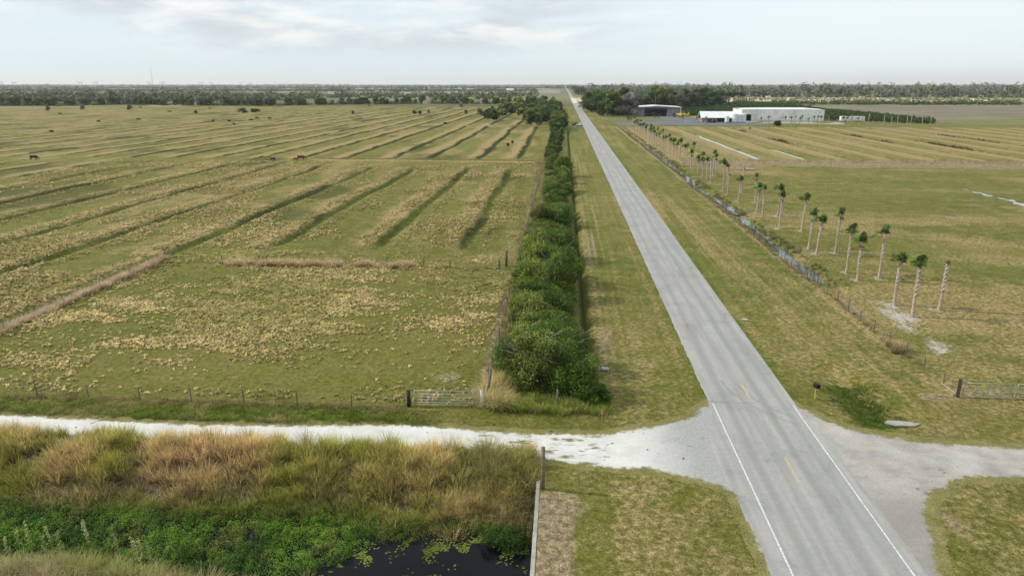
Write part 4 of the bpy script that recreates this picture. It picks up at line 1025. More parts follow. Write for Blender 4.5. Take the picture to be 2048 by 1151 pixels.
belt('distant_woodland', 3200, 4300, 100, 4200, 1700, 22, 'blue grey woodland under the right horizon', cD, cM, seed=7, thr=.45)
belt('pale_scrub', 1080, 1240, 260, 1100, 420, 7, 'pale tan scrub on the bleached field at right', (.2, .2, .11), (.36, .33, .2), seed=8, thr=.4)

# ------------------------------------------------------------------ palms of the near rows
def fan(mb, org, az, el, pl_, L, rs, c):
    o = Vector(org); d = Vector((math.cos(az) * math.cos(el), math.sin(az) * math.cos(el), math.sin(el)))
    e = o + d * pl_; e.z -= .06 * pl_
    side = d.cross(Vector((0, 0, 1))).normalized(); upv = side.cross(d).normalized()
    mb.tube([o, e], [.03, .018], 3, t=(c[0] * 1.2, c[1] * 1.1, c[2]), cap=False)
    n = 15
    for k in range(n):
        a = -1.9 + 3.8 * k / (n - 1); l = L * (1 - .28 * abs(a) / 1.9) * rs.uniform(.85, 1.1)
        dd = (d * math.cos(a * .8) + side * math.sin(a * .8)).normalized()
        w = side * math.cos(a * .8) - d * math.sin(a * .8)
        tip = e + dd * l + Vector((0, 0, -.26 * l - .12 * abs(a) * l)); mid = e + dd * l * .55 + upv * .05
        q = rs.uniform(.75, 1.2); t = (c[0] * q, c[1] * q, c[2] * q)
        mb.add([e - w * .015, e + w * .015, mid + w * .05, mid - w * .05], [(0, 1, 2, 3)], t)
        mb.add([mid - w * .05, mid + w * .05, tip + w * .006, tip - w * .006], [(0, 1, 2, 3)], t)
def palm_crown(seed, bare=False, blown=0.0):
    rs = random.Random(seed); mb = MB()
    if bare:
        for i in range(9):
            a = rs.uniform(0, 6.28); fan(mb, (0, 0, -.1 - .1 * rs.random()), a, rs.uniform(.9, 1.5), .35, .3, rs, (.34, .26, .12))
        return mb
    for i in range(15):
        a = rs.uniform(0, 6.28); c = rs.choice([(.13, .22, .06), (.095, .17, .05), (.18, .26, .075)])
        fan(mb, (rs.uniform(-.1, .1), rs.uniform(-.1, .1), rs.uniform(-.45, .35)), a, rs.uniform(.95, 1.5), rs.uniform(.25, .6), rs.uniform(.6, .85), rs, c)
    a0 = rs.uniform(2.4, 3.9)
    for i in range(rs.choice([3, 4, 5, 6])):
        a = a0 + rs.uniform(-.6, .6) if rs.random() < .7 else rs.uniform(0, 6.28); c = rs.choice([(.2, .28, .06), (.17, .25, .06), (.12, .19, .05)])
        fan(mb, (0, 0, rs.uniform(-.3, .2)), a, rs.uniform(.05, .7), rs.uniform(.6, 1.0), rs.uniform(.7, .95), rs, c)
    for i in range(rs.choice([0, 1, 2])):
        fan(mb, (0, 0, -.3), rs.uniform(0, 6.28), rs.uniform(-1.2, -.7), .25, .5, rs, (.34, .25, .12))
    return mb
crowns = {k: palm_crown(500 + k, blown=.5).build('crown', M_blade) for k in range(5)}
crowns['bare'] = palm_crown(510, True).build('crown', M_blade)
def palm_trunk(seed):
    """unit-height trunk: smooth foot, criss-cross leaf bases above"""
    rs = random.Random(seed); n = 12; rings = 44; mb = MB(); Lb = rs.uniform(.38, .5); H_ = 5.0
    V = []; T = []
    bx = rs.uniform(-.18, .18); by = rs.uniform(-.15, .15)
    for i in range(rings + 1):
        t = i / rings; r = .155 * (1.35 - .9 * min(t, .15) / .15 * .3) if t < .15 else .155
        r = .22 - .06 * min(1, t / .2) + .02 * max(0, t - Lb)
        for k_ in range(n):
            a = 2 * math.pi * k_ / n; bump = 0; s = .9
            if t > Lb:
                v = ((i + rs.choice([0, 0, 1])) // 2 + k_ // 2) % 2; bump = rs.uniform(.03, .07) if v == 0 else -.01; s = rs.uniform(.8, 1.05) if v == 0 else rs.uniform(.42, .75)
            q = rs.uniform(.85, 1.1) * s
            base = (.42, .32, .24) if t <= Lb else (.50, .43, .35)
            V.append(((r + bump) * math.cos(a) + bx * math.sin(t * 3.1), (r + bump) * math.sin(a) + by * math.sin(t * 2.6), t * H_ - (.1 if i == 0 else 0)))
            T.append(tuple(c_ * q for c_ in base))
    F = [(i * n + k_, i * n + (k_ + 1) % n, (i + 1) * n + (k_ + 1) % n, (i + 1) * n + k_) for i in range(rings) for k_ in range(n)]
    F.append(tuple(range(rings * n, rings * n + n)))
    mb.V = V; mb.F = F; mb.T = T
    return mb, (bx * math.sin(3.1), by * math.sin(2.6))
M_palmbark = tintmat('palm_bark', .9, .25, 5)
tks = []
for s_ in range(4):
    mb, top = palm_trunk(600 + s_); tks.append((mb.build('trunk', M_palmbark), top))
pu = set()
def add_palm(x, y, total, ck, label, group):
    i = random.randrange(4); tk, top = tks[i]; bare = ck == 'bare'
    th = total - (.25 if bare else .85); root = empty('palm_tree', (x, y, float(hgt(np.array([x]), np.array([y]))[0])), random.uniform(-.5, .5))
    for key, src in (('t%d' % i, tk), ('c%s' % ck, crowns[ck])):
        o = src if key not in pu else src.copy()
        if key in pu: COL.objects.link(o)
        pu.add(key); o.parent = root
        if key[0] == 't': o.scale = (1, 1, th / 5.0)
        else: o.location = (top[0], top[1], th - .02); o.rotation_euler = (0, 0, random.uniform(-1, 1)); q = random.uniform(.85, 1.12); o.scale = (q, q, q)
    root.rotation_euler[0] = random.uniform(-.07, .07); root.rotation_euler[1] = random.uniform(-.07, .07)
    return tag(root, label, 'palm tree', group)
order = sorted(range(len(PALMS)), key=lambda i: PALM_XY[i][1])
def zat(x, y, row):
    # height at a plan position that appears in a given row of the survey photograph
    c, s = math.cos(YAW), math.sin(YAW); Yc = -x * s + y * c if False else (-x * s + y * c)
    Yc = y * math.cos(YAW) - x * math.sin(YAW)
    v = (row - 575.5) / FPX; return CAM_H - Yc * (math.sin(TH) + v * math.cos(TH)) / (math.cos(TH) - v * math.sin(TH))
for j, i in enumerate(order):
    px_, py_, top_, ck = PALMS[i]; x, y = PALM_XY[i]; tot = zat(x, y, top_)
    lk = {'bare': 'crownless pale palm trunk with dried stubs', 0: 'transplanted palm with full green fan head', 1: 'transplanted palm with wind blown green head', 2: 'transplanted palm with narrow dark green head', 3: 'transplanted palm with drooping green head', 4: 'transplanted palm with spiky green head'}[ck]
    add_palm(x, y, max(4.2, tot), ck, lk + ', ' + ordinal(j + 1) + ' nearest the right hand gate', 'transplanted palms in rows beside the ditch')
far_palms.sort(key=lambda p: p[1])
for j, (x, y) in enumerate(far_palms):
    ck = random.choice([0, 1, 2, 3, 4, 4, 'bare']) if random.random() < .25 else random.choice([0, 1, 2, 3, 4])
    add_palm(x, y, random.uniform(5, 6.6), ck, 'small distant palm of the ditch rows, ' + ordinal(j + 22) + ' counted from the right hand gate', 'transplanted palms in rows beside the ditch')
fr = []
for px_ in (1288, 1309, 1316, 1348, 1361, 1364, 1392, 1399, 1409, 1522, 1539, 1570, 1583, 1588, 1599, 1604, 1613, 1625, 1631, 1641, 1657, 1689, 1696, 1704, 1714, 1719, 1740, 1765, 1782, 1795, 1810, 1826, 1840, 1855, 1872, 1880, 1890):
    fr.append(G(px_, 252.5 if px_ < 1700 else 249 - (px_ - 1700) * 0.0))
for j, (x, y) in enumerate(fr):
    bare = j > 25
    add_palm(x, y + random.uniform(-3, 3), random.uniform(5.2, 6.8), 'bare' if bare else random.choice([0, 1, 2, 3, 4]), ('bare topped palm trunk' if bare else 'small leafy palm') + ' of the row along the airstrip, ' + ordinal(j + 1) + ' from its left end', 'palms in the row along the airstrip')

# ------------------------------------------------------------------ fences, posts, gates
def fence(name, pts, label, mat, h=1.25, r=.06, wires=4, lean=.05, skip=(), big=()):
    root = empty(name, (pts[0][0], pts[0][1], 0)); o0 = Vector(root.location)
    tops = []
    for i, (x, y) in enumerate(pts):
        z = float(hgt(np.array([x]), np.array([y]))[0]); lx, ly = random.uniform(-lean, lean), random.uniform(-lean, lean)
        hh = h * random.uniform(.9, 1.12); rr = r * random.uniform(.8, 1.25) * (1.8 if i in big else 1)
        tops.append((x, y, z, lx, ly))
        if i in skip: continue
        mb = MB(); mb.tube([(x - o0.x, y - o0.y, z - .2), (x - o0.x + lx * .5, y - o0.y + ly * .5, z + hh * .5), (x - o0.x + lx, y - o0.y + ly, z + hh)], [rr, rr * .95, rr * .85], 7)
        mb.build('post', mat, root)
    mb = MB()
    for w in range(wires):
        f = (w + 1) / (wires + .4)
        for a, b2 in zip(tops[:-1], tops[1:]):
            A = Vector((a[0] + a[3] * f, a[1] + a[4] * f, a[2] + h * f)) - o0; B = Vector((b2[0] + b2[3] * f, b2[1] + b2[4] * f, b2[2] + h * f)) - o0
            M_ = (A + B) / 2 - Vector((0, 0, .03)); mb.tube([A, M_, B], .007, 3, cap=False)
    mb.build('wire', M_wire, root)
    return tag(root, label, 'fence')
fence('wire_fence', [(32.55 + .1 * math.sin(i), 55.6 + i * 3.35) for i in range(98)], 'wire fence of grey wooden posts between ditch and right road verge', M_wood)
xs_ = [-11.9 - 4.35 * i for i in range(12)]
fence('wire_fence', [(x, 47.95 + .0 * x) for x in xs_], 'low wire fence of thin dark posts along the white track', M_wood, h=1.2, r=.05, lean=.12)
fence('wire_fence', [(-5.95, 50.3 + 3.4 * i) for i in range(60)], 'overgrown wire fence along the foot of the hedge', M_wood, h=1.2, r=.05)
fence('wire_fence', [(-57.6, 50 + 4.3 * i) for i in range(11)], 'old fence with sagging wire in the pink straw line at left', M_wood, h=1.25, r=.05, big=(10,))
fence('wire_fence', [(-48, 90.9), (-41.5, 90.9), (-36, 90.9), (-30, 90.9), (-24.2, 90.9), (-19, 90.9), (-15.3, 90.9), (-8.4, 90.9)], 'short fence of thin posts in the mid paddock straw line', M_wood, h=1.3, r=.06, big=(7,))
def farpost(): pass
def post(name, x, y, h, r, mat, label, lean=(0, 0), cat='post', square=False):
    root_z = float(hgt(np.array([x]), np.array([y]))[0])
    mb = MB()
    P = [(0, 0, -.3), (lean[0] * .5 + .02, lean[1] * .5, h * .5), (lean[0], lean[1], h)]
    mb.tube(P, [r * 1.05, r, r * .95], 4 if square else 10)
    if not square: mb.tube([(lean[0], lean[1], h), (lean[0], lean[1], h + .04)], [r * .95, r * .6], 10)
    o = mb.build(name, mat, None, not square); o.location = (x, y, root_z); return tag(o, label, cat)
post('wooden_pole', -.82, 37.75, 2.95, .13, M_polewood, 'thick round wooden pole standing at the end of canal wall')
post('wooden_post', -.05, 49.3, 1.5, .09, M_wood, 'short wooden post in grass before the hedge end', (.05, 0))
post('gate_post', -11.75, 48.5, 1.4, .16, paint('dark_wood', (.035, .028, .022)), 'stout dark post at the left end of left gate')
post('gate_post', -5.95, 48.9, 1.35, .17, M_whitewood, 'pale stout stump post at the right end of left gate')
post('corner_post', -5.75, 50.2, 2.5, .12, M_wood, 'tall leaning grey corner post behind the pale stump', (.35, .3))
post('corner_post', -7.6, 92.4, 2.3, .2, M_wood, 'stout dark corner post where straw line meets hedge', (.05, 0))
post('gate_post', 32.6, 53.45, 1.6, .15, paint('black_wood', (.05, .045, .04)), 'dark square post hinging the right gate', square=True)
mb = MB(); mb.tube([(31.75, 54.4, .75), (32.5, 53.6, .25)], .045, 6); o = mb.build('fence_brace', M_whitewood); tag(o, 'pale diagonal brace against the dark right gate post', 'brace')
mb = MB(); mb.tube([(0, 0, 0), (0, 0, 1.15)], .03, 6); mb.box((0, 0, 1.0), (.16, .03, .35)); o = mb.build('marker_stake', M_orange); o.location = (3.35, 46.6, 0); tag(o, 'short faded orange marker stake beside the white track', 'marker')

def gate(loc, rz, L, h, label, bars=6, stiles=4):
    root = empty('field_gate', loc, rz); f = MB(); r = .023
    f.tube([(0, 0, .12), (0, 0, h)], r * 1.2, 8); f.tube([(L, 0, .12), (L, 0, h)], r * 1.2, 8)
    f.tube([(0, 0, h), (L, 0, h)], r * 1.2, 8); f.tube([(0, 0, .12), (L, 0, .12)], r * 1.2, 8)
    f.build('frame', M_galv, root, True)
    for i in range(bars - 2):
        b = MB(); z = .12 + (h - .12) * ((i + 1) / (bars - 1)) ** 1.15
        b.tube([(.03, 0, z), (L - .03, 0, z)], r * .85, 8); b.build('bar', M_galv, root, True)
    for i in range(stiles - 1):
        b = MB(); x = L * (i + 1) / stiles; b.box((x, -.035, (h + .12) / 2), (.06, .02, h - .14)); b.build('stile', M_galv, root)
    for z in (.3, h - .2):
        b = MB(); b.tube([(-.22, 0, z), (0, 0, z)], .022, 6); b.build('hinge', M_galv, root)
    return tag(root, label, 'gate')
gate((-11.3, 48.62, .02), math.atan2(.25, 5.0), 5.05, 1.32, 'galvanised tubular gate closed across the left paddock entrance')
gate((32.95, 53.4, 0), 0, 3.9, 1.3, 'left leaf of the galvanised double gate at right')
gate((37.1, 53.4, 0), 0, 3.9, 1.3, 'right leaf of the galvanised double gate cut by photo edge')

# canal wall
mb = MB()
for i in range(12):
    y0 = 26 + i * 1.05; mb.box((-1.12 + (random.uniform(-.01, .01)), y0 + .52, -1.3), (.24, 1.045, 2.68 + random.uniform(-.02, .02)), t=(1, 1, 1))
o = mb.build('canal_wall', M_conc, bevel=.02); tag(o, 'long narrow concrete headwall closing the end of canal', 'wall')

# mailbox
root = empty('mailbox', (20.88, 52.25, 0), .15)
mb = MB(); mb.box((0, 0, .5), (.09, .09, 1.06)); mb.box((0, 0, .98), (.1, .4, .05)); mb.build('post', paint('mailbox_post', (.5, .33, .14), var=.3), root)
mb = MB(); n = 12; Ls = .52; V = []
for yv in (-Ls / 2, Ls / 2):
    V += [(-.17, yv, 1.02), (.17, yv, 1.02)] + [(.17 * math.cos(a), yv, 1.22 + .17 * math.sin(a)) for a in [math.pi * k_ / n for k_ in range(n + 1)]]
m_ = n + 3
mb.add(V, [tuple(range(m_)), tuple(reversed(range(m_, 2 * m_)))] + [(k_, (k_ + 1) % m_, m_ + (k_ + 1) % m_, m_ + k_) for k_ in range(m_)])
mb.build('box', M_black, root)
mb = MB(); mb.box((-.178, .05, 1.3), (.012, .05, .16)); mb.build('flag', paint('flag_red', (.4, .03, .02)), root)
mb = MB(); mb.box((0, -.268, 1.2), (.26, .012, .26)); mb.build('door', M_black, root)
tag(root, 'large black mailbox on a tan wooden post beside the road', 'mailbox')

# blown bag by the hedge
bx_, by_ = G(1210, 741)
mb = MB(); rs = random.Random(4)
for k_ in range(3):
    P = []
    mb.tube([(-.25 + .2 * k_, 0, .02), (-.2 + .2 * k_, .06, .2), (-.12 + .2 * k_, .1, .3 - .05 * k_)], [.12, .2, .05], 7, t=(1, 1, 1))
o = mb.build('litter_bag', paint('bag_white', (.5, .62, .72), .4, var=.5, scale=8), None, True); o.location = (bx_, by_, .03); tag(o, 'crumpled white and blue plastic bag lying right of the hedge', 'litter')
# puddled concrete slab and mat
def flatrag(name, pts, z, mat, label, cat, th=.05):
    mb = MB(); n = len(pts); mb.add([(p[0], p[1], z) for p in pts] + [(p[0], p[1], z + th) for p in pts], [tuple(range(n, 2 * n))] + [(i, (i + 1) % n, n + (i + 1) % n, n + i) for i in range(n)])
    return tag(mb.build(name, mat), label, cat)
flatrag('culvert_slab', [G(1768, 846), G(1790, 852), G(1830, 853), G(1841, 848), G(1800, 843), G(1775, 842)], .0, M_conc, 'pale broken concrete culvert slab in grass beside the right driveway', 'slab', .09)
mx, my = G(1490, 640)
flatrag('pale_rag', [(mx - .3, my - .2), (mx + .15, my - .3), (mx + .4, my), (mx + .1, my + .35), (mx - .25, my + .25)], .02, M_conc, 'small pale flat rag lying on the right verge', 'debris', .08)
n = 420; x = np.r_[R.uniform(-56, -8, 160), R.uniform(37, 130, 160), R.uniform(-40, 30, 100)]; y = np.r_[R.uniform(50, 200, 160), R.uniform(60, 215, 160), R.uniform(39, 46.5, 100)]
k = ~((x > 11) & (x < 20)) & ~((y < 42) & (x < -1)); x = x[k]; y = y[k]; n = len(x)
V, F, T = leafcloud(x, y, hgt(x, y), 8, R.uniform(.05, .22, n), R.uniform(.04, .12, n), .14, colmix((.05, .045, .03), (.16, .14, .1), R.uniform(0, 1, n)), .2, .5)
tag(npmesh('scattered_clods', V, F, M_leaf, tint=T), 'small dark clods and stones strewn over pasture and track', 'clods', kind='stuff')
# timber pile by the levee
lx, ly = G(1492, 339)
for i in range(6):
    mb = MB(); L = random.uniform(3, 4.6); a = random.uniform(-.3, .3)
    xx = lx - 2.6 + i * 1.0; yy = ly + random.uniform(-1.2, 1.2); mb.tube([(-L / 2, 0, .18), (0, .05, .2), (L / 2, 0, .18)], [.17, .16, .13], 7)
    o = mb.build('felled_trunk', M_greybark, None, True); o.location = (xx, yy, 0); o.rotation_euler = (0, 0, a - .9)
    tag(o, 'pale felled palm trunk lying in the heap below the brown levee', 'log', 'felled trunks heaped below the levee')

# ------------------------------------------------------------------ buildings
def win(mb, *a): mb.box(*a)
# hangar: front (south) at y=568, x 59..91.5, door open
hx0, hx1, hy0, hy1 = 57.5, 92.0, 568.0, 592.0; eh, rh = 6.5, 7.6; hm = (hx0 + hx1) / 2 - 1.0
root = empty('hangar', (hm, hy0, 0)); O = Vector((hm, hy0, 0))
def rel(p): return (p[0] - O.x, p[1] - O.y, p[2])
dx0, dx1, dh = hx0 + 7.0, hx1 - 10.0, 5.7
mb = MB(); mb.box(rel(((hx0 + dx0) / 2, hy0, eh / 2)), (dx0 - hx0, .3, eh)); mb.box(rel(((dx1 + hx1) / 2, hy0, eh / 2)), (hx1 - dx1, .3, eh)); mb.box(rel(((dx0 + dx1) / 2, hy0, (dh + eh) / 2)), (dx1 - dx0, .3, eh - dh))
mb.box(rel((hx0 + .15, (hy0 + hy1) / 2, eh / 2)), (.3, hy1 - hy0 - .4, eh)); mb.box(rel((hx1 - .15, (hy0 + hy1) / 2, eh / 2)), (.3, hy1 - hy0 - .4, eh)); mb.box(rel(((hx0 + hx1) / 2, hy1, eh / 2)), (hx1 - hx0 - .7, .3, eh))
mb.add([rel((hx0 + .1, hy0 - .02, eh)), rel((hx1 - .1, hy0 - .02, eh)), rel((hm, hy0 - .02, rh - .1))], [(0, 1, 2)])
mb.build('wall', M_greywall, root)
mb = MB(); ov = 3.5
for (xa, za, xb, zb) in ((hx0 - 1, eh + .05, hm, rh), (hm, rh, hx1 + 1, eh + .05)):
    mb.add([rel((xa, hy0 - ov, za)), rel((xb, hy0 - ov, zb)), rel((xb, hy1 + .5, zb)), rel((xa, hy1 + .5, za))] + [rel((xa, hy0 - ov, za + .45)), rel((xb, hy0 - ov, zb + .45)), rel((xb, hy1 + .5, zb + .45)), rel((xa, hy1 + .5, za + .45))],
           [(0, 1, 2, 3), (7, 6, 5, 4), (0, 4, 5, 1), (2, 6, 7, 3), (1, 5, 6, 2), (0, 3, 7, 4)])
mb.build('roof', M_roofw, root)
mb = MB(); mb.box(rel(((dx0 + dx1) / 2, hy0 + 10, .06)), (dx1 - dx0 + 8, 19, .1)); mb.build('floor', M_dark, root)
for xx in (hx0 - .4, hx1 + .4):
    mb = MB(); mb.box(rel((xx, hy0 - ov + .3, eh / 2)), (.35, .35, eh)); mb.build('post', M_white, root)
mb = MB(); mb.box(rel((hx1 - 4, hy0 - .25, 1.1)), (1.1, .15, 2.2)); mb.build('door', M_dark, root)
tag(root, 'low wide hangar with white roof and dark open front', 'hangar')
mb = MB(); mb.tube([(0, 0, rh + .4), (0, 0, rh + 9.5)], [.12, .06], 6); o = mb.build('antenna', M_steel); o.location = (hm - .8, hy0 + 3, 0); tag(o, 'tall thin antenna pole rising from the hangar roof', 'antenna')

def plane(x, y, rz, label, col=M_yellow, z=0):
    root = empty('crop_plane', (x, y, z), rz)
    mb = MB(); mb.tube([(-4.6, 0, 1.75), (-4.0, 0, 1.75), (-2.6, 0, 1.75), (-.5, 0, 1.85), (1.5, 0, 1.7), (4.8, 0, 1.5)], [.28, .52, .62, .68, .5, .14], 12); mb.build('fuselage', col, root, True)
    mb = MB(); mb.box((-1.3, 0, 1.25), (1.9, 14.5, .2)); mb.build('wing', col, root)
    mb = MB(); mb.box((4.3, 0, 1.65), (1.1, 4.6, .1)); mb.build('tailplane', col, root)
    mb = MB(); mb.add([(3.6, -.05, 1.6), (5.0, -.05, 1.6), (5.3, -.05, 3.4), (4.7, -.05, 3.4), (3.6, .05, 1.6), (5.0, .05, 1.6), (5.3, .05, 3.4), (4.7, .05, 3.4)], [(0, 1, 2, 3), (7, 6, 5, 4), (0, 4, 5, 1), (1, 5, 6, 2), (2, 6, 7, 3), (3, 7, 4, 0)]); mb.build('fin', col, root)
    mb = MB(); mb.box((-.1, 0, 2.6), (1.4, .7, .75), taper=.6); mb.build('canopy', M_glass, root)
    mb = MB(); mb.box((-4.75, 0, 1.75), (.06, .16, 2.6)); mb.box((-4.75, 0, 1.75), (.06, 2.6, .16)); mb.build('propeller', M_black, root)
    for (wx, wy) in ((-2.0, -1.3), (-2.0, 1.3)):
        mb = MB(); mb.tube([(wx, wy - .12, .38), (wx, wy + .12, .38)], .38, 12); w_ = mb.build('wheel', M_rubber, root); 
        mb = MB(); mb.tube([(wx, wy, .4), (wx + .1, wy * .6, 1.2)], .07, 6); mb.build('gear_leg', col, root)
    mb = MB(); mb.tube([(4.6, -.06, .25), (4.6, .06, .25)], .2, 10); mb.tube([(4.6, 0, .3), (4.5, 0, 1.4)], .05, 6); mb.build('tail_wheel', M_rubber, root)
    return tag(root, label, 'aircraft')
ax, ay = G(1364, 233.5)
plane(ax, ay, -.25, 'yellow low wing crop dusting plane parked outside right of hangar')
plane((dx0 + dx1) / 2 - 1, hy0 + 8, 1.3, 'yellow plane standing inside the dark open hangar', z=.12)

def ribbed(m, sc_):
    t = m.node_tree; p = [n for n in t.nodes if n.type == 'BSDF_PRINCIPLED'][0]; g = [n for n in t.nodes if n.type == 'NEW_GEOMETRY'][0]
    sx_ = t.nodes.new('ShaderNodeSeparateXYZ'); t.links.new(g.outputs['Position'], sx_.inputs[0])
    a = t.nodes.new('ShaderNodeMath'); a.operation = 'MULTIPLY'; a.inputs[1].default_value = sc_; t.links.new(sx_.outputs[0], a.inputs[0])
    b = t.nodes.new('ShaderNodeMath'); b.operation = 'SINE'; t.links.new(a.outputs[0], b.inputs[0])
    c = t.nodes.new('ShaderNodeBump'); c.inputs['Strength'].default_value = .6; c.inputs['Distance'].default_value = .06; t.links.new(b.outputs[0], c.inputs['Height']); t.links.new(c.outputs[0], p.inputs['Normal'])
ribbed(M_white, 6.0); ribbed(M_roofw, 4.0)
# white gabled shed
def gabled(name, x0, x1, y0, y1, e, r, wallm, roofm, label, cat, openings=(), doors=(), rz=0, ax='x', ov=.6):
    cx, cy = (x0 + x1) / 2, (y0 + y1) / 2; root = empty(name, (cx, cy, 0), rz); W = (x1 - x0) / 2; D = (y1 - y0) / 2
    mb = MB(); mb.box((0, -D, e / 2), (2 * W, .2, e)); mb.box((0, D, e / 2), (2 * W, .2, e)); mb.box((-W + .1, 0, e / 2), (.2, 2 * D - .22, e)); mb.box((W - .1, 0, e / 2), (.2, 2 * D - .22, e))
    for s_ in (-1, 1): mb.add([(s_ * (W - .02), -D, e), (s_ * (W - .02), D, e), (s_ * (W - .02), 0, r - .02)], [(0, 1, 2)])
    mb.build('wall', wallm, root)
    mb = MB()
    for s_ in (-1, 1):
        z0 = e - ov * (r - e) / D + .03
        mb.add([(-W - ov, s_ * (D + ov), z0), (W + ov, s_ * (D + ov), z0), (W + ov, 0, r + .03), (-W - ov, 0, r + .03), (-W - ov, s_ * (D + ov), z0 + .18), (W + ov, s_ * (D + ov), z0 + .18), (W + ov, 0, r + .21), (-W - ov, 0, r + .21)], [(0, 1, 2, 3), (7, 6, 5, 4), (0, 4, 5, 1), (1, 5, 6, 2), (3, 2, 6, 7), (0, 3, 7, 4)])
    mb.build('roof', roofm, root)
    for (nm, ox, w, z0, h_, m_) in openings:
        mb = MB(); mb.box((ox, -D - .12, z0 + h_ / 2), (w, .06, h_)); mb.build(nm, m_, root)
    return tag(root, label, cat), root
sx, sy = G(1403, 244); ex, _ = G(1466, 244)
_, shed = gabled('equipment_shed', sx, ex, sy - 1, sy + 11, 3.2, 6.6, M_tan, M_roofw, 'white gabled shed roof over open tan walled equipment bays', 'shed',
       [('bay_opening', 4.5, 10, .1, 2.9, M_dark), ('door', -5, 1.2, .1, 2.2, M_dark)], ov=.9)
# clutter by the shed: small tractor
def tractor(x, y, rz, label):
    root = empty('tractor', (x, y, 0), rz)
    mb = MB(); mb.box((-1.0, 0, 1.1), (1.8, .75, .7), taper=.9); mb.box((.3, 0, .95), (1.4, .7, .5)); mb.build('body', paint('red_body', (.3, .05, .03)), root, bevel=.05)
    mb = MB(); mb.box((.5, 0, 1.9), (1.1, 1.1, 1.3), taper=.9); mb.build('cab', M_glass, root)
    for (wx, wy, r_) in ((.7, .85, .78), (.7, -.85, .78), (-1.5, .7, .42), (-1.5, -.7, .42)):
        mb = MB(); mb.tube([(wx, wy - .18, r_), (wx, wy + .18, r_)], r_, 14); mb.build('wheel', M_rubber, root)
    return tag(root, label, 'tractor')
tractor(sx + 6, sy - 9, .3, 'small red tractor parked before the shed')
tractor(sx + 2.5, sy - 8, 1.2, 'second red tractor left of the shed tractor')
# tanks
for i, (px_, r_, h_) in enumerate(((1453.5, 1.4, 4.2), (1469, 1.9, 5.5), (1478, 1.6, 5.3), (1485.5, 1.9, 5.6))):
    tx, ty = G(px_, 245.5); root = empty('storage_tank', (tx, ty, 0))
    mb = MB(); mb.tube([(0, 0, .6), (0, 0, h_), (0, 0, h_ + .45)], [r_, r_, r_ * .35], 20); mb.build('vessel', M_tank, root, False)
    mb = MB(); mb.tube([(0, 0, h_ + .4), (0, 0, h_ + .7)], .3, 10); mb.build('lid', M_steel, root)
    mb = MB(); mb.box((0, 0, .3), (r_ * 1.9, r_ * 1.9, .6)); mb.build('base', M_conc, root)
    tag(root, ['short white cone tank left of the big tanks', 'leftmost of the three tall white tanks', 'narrow middle one of the three tall white tanks', 'tall white tank touching the warehouse corner'][i], 'tank')
# warehouse
wx0, wx1 = G(1479, 241)[0], G(1652.5, 243)[0]; wy0 = 498.0
root = empty('warehouse', ((wx0 + wx1) / 2, wy0, 0)); W = (wx1 - wx0) / 2; D = 26.0; e = 7.6; Wn = -W + 12
mb = MB()
# front facade (long side) and gable end built with a door opening in the left bay
ox0, ox1, oh = -W + 3.2, -W + 6.8, 4.4
mb.box(((-W + ox0) / 2, 0, e / 2), (ox0 + W, .25, e)); mb.box(((ox0 + ox1) / 2, 0, (oh + e) / 2), (ox1 - ox0, .25, e - oh)); mb.box(((ox1 + W) / 2, 0, e / 2), (W - ox1, .25, e))
mb.box((-W + .13, D / 2, e / 2), (.25, D - .3, e)); mb.box((W - .13, D / 2, (e - .8) / 2), (.25, D - .3, e - .8)); mb.box((0, D, e / 2), (2 * W, .25, e)); mb.build('wall', M_white, root)
mb = MB(); zr = e + .8; xk = W * .62
V = [(-W - .2, -.3, e), (-W + 18, -.3, e + .02), (xk, -.3, e + .02), (W + .2, -.3, e - .3), (-W - .2, D * .5, e + .5), (-W + 18, D * .5, zr), (xk, D * .5, zr), (W + .2, D * .5, e - .1), (-W - .2, D + .3, e), (-W + 18, D + .3, e), (xk, D + .3, e), (W + .2, D + .3, e - .3)]
mb.add(V + [(a, b_, c_ + .15) for a, b_, c_ in V], [(12, 13, 17, 16), (13, 14, 18, 17), (14, 15, 19, 18), (16, 17, 21, 20), (17, 18, 22, 21), (18, 19, 23, 22), (0, 1, 13, 12), (1, 2, 14, 13), (2, 3, 15, 14), (0, 12, 16, 4), (4, 16, 20, 8), (3, 7, 19, 15), (7, 11, 23, 19), (8, 20, 21, 9), (9, 21, 22, 10), (10, 22, 23, 11), (4, 5, 1, 0), (5, 6, 2, 1), (6, 7, 3, 2), (8, 9, 5, 4), (9, 10, 6, 5), (10, 11, 7, 6)])
mb.build('roof', M_roofw, root)
mb = MB(); mb.box((ox0 + 1.8, 3, .05), (6, 5, .08)); mb.box((ox0 + 1.8, 6, 2.5), (5, .1, 5)); mb.build('interior', M_dark, root)
mb = MB(); mb.tube([(16, 3, e), (16, 3, e + 2.6)], .05, 6); p_ = mb.build('wind_sock_pole', M_steel, root); mb = MB(); mb.tube([(16, 3, e + 2.6), (15.2, 3, e + 2.1)], [.3, .12], 8); mb.build('wind_sock', M_orange, root)
tag(root, 'very long low white warehouse with dark doorway at left', 'warehouse')
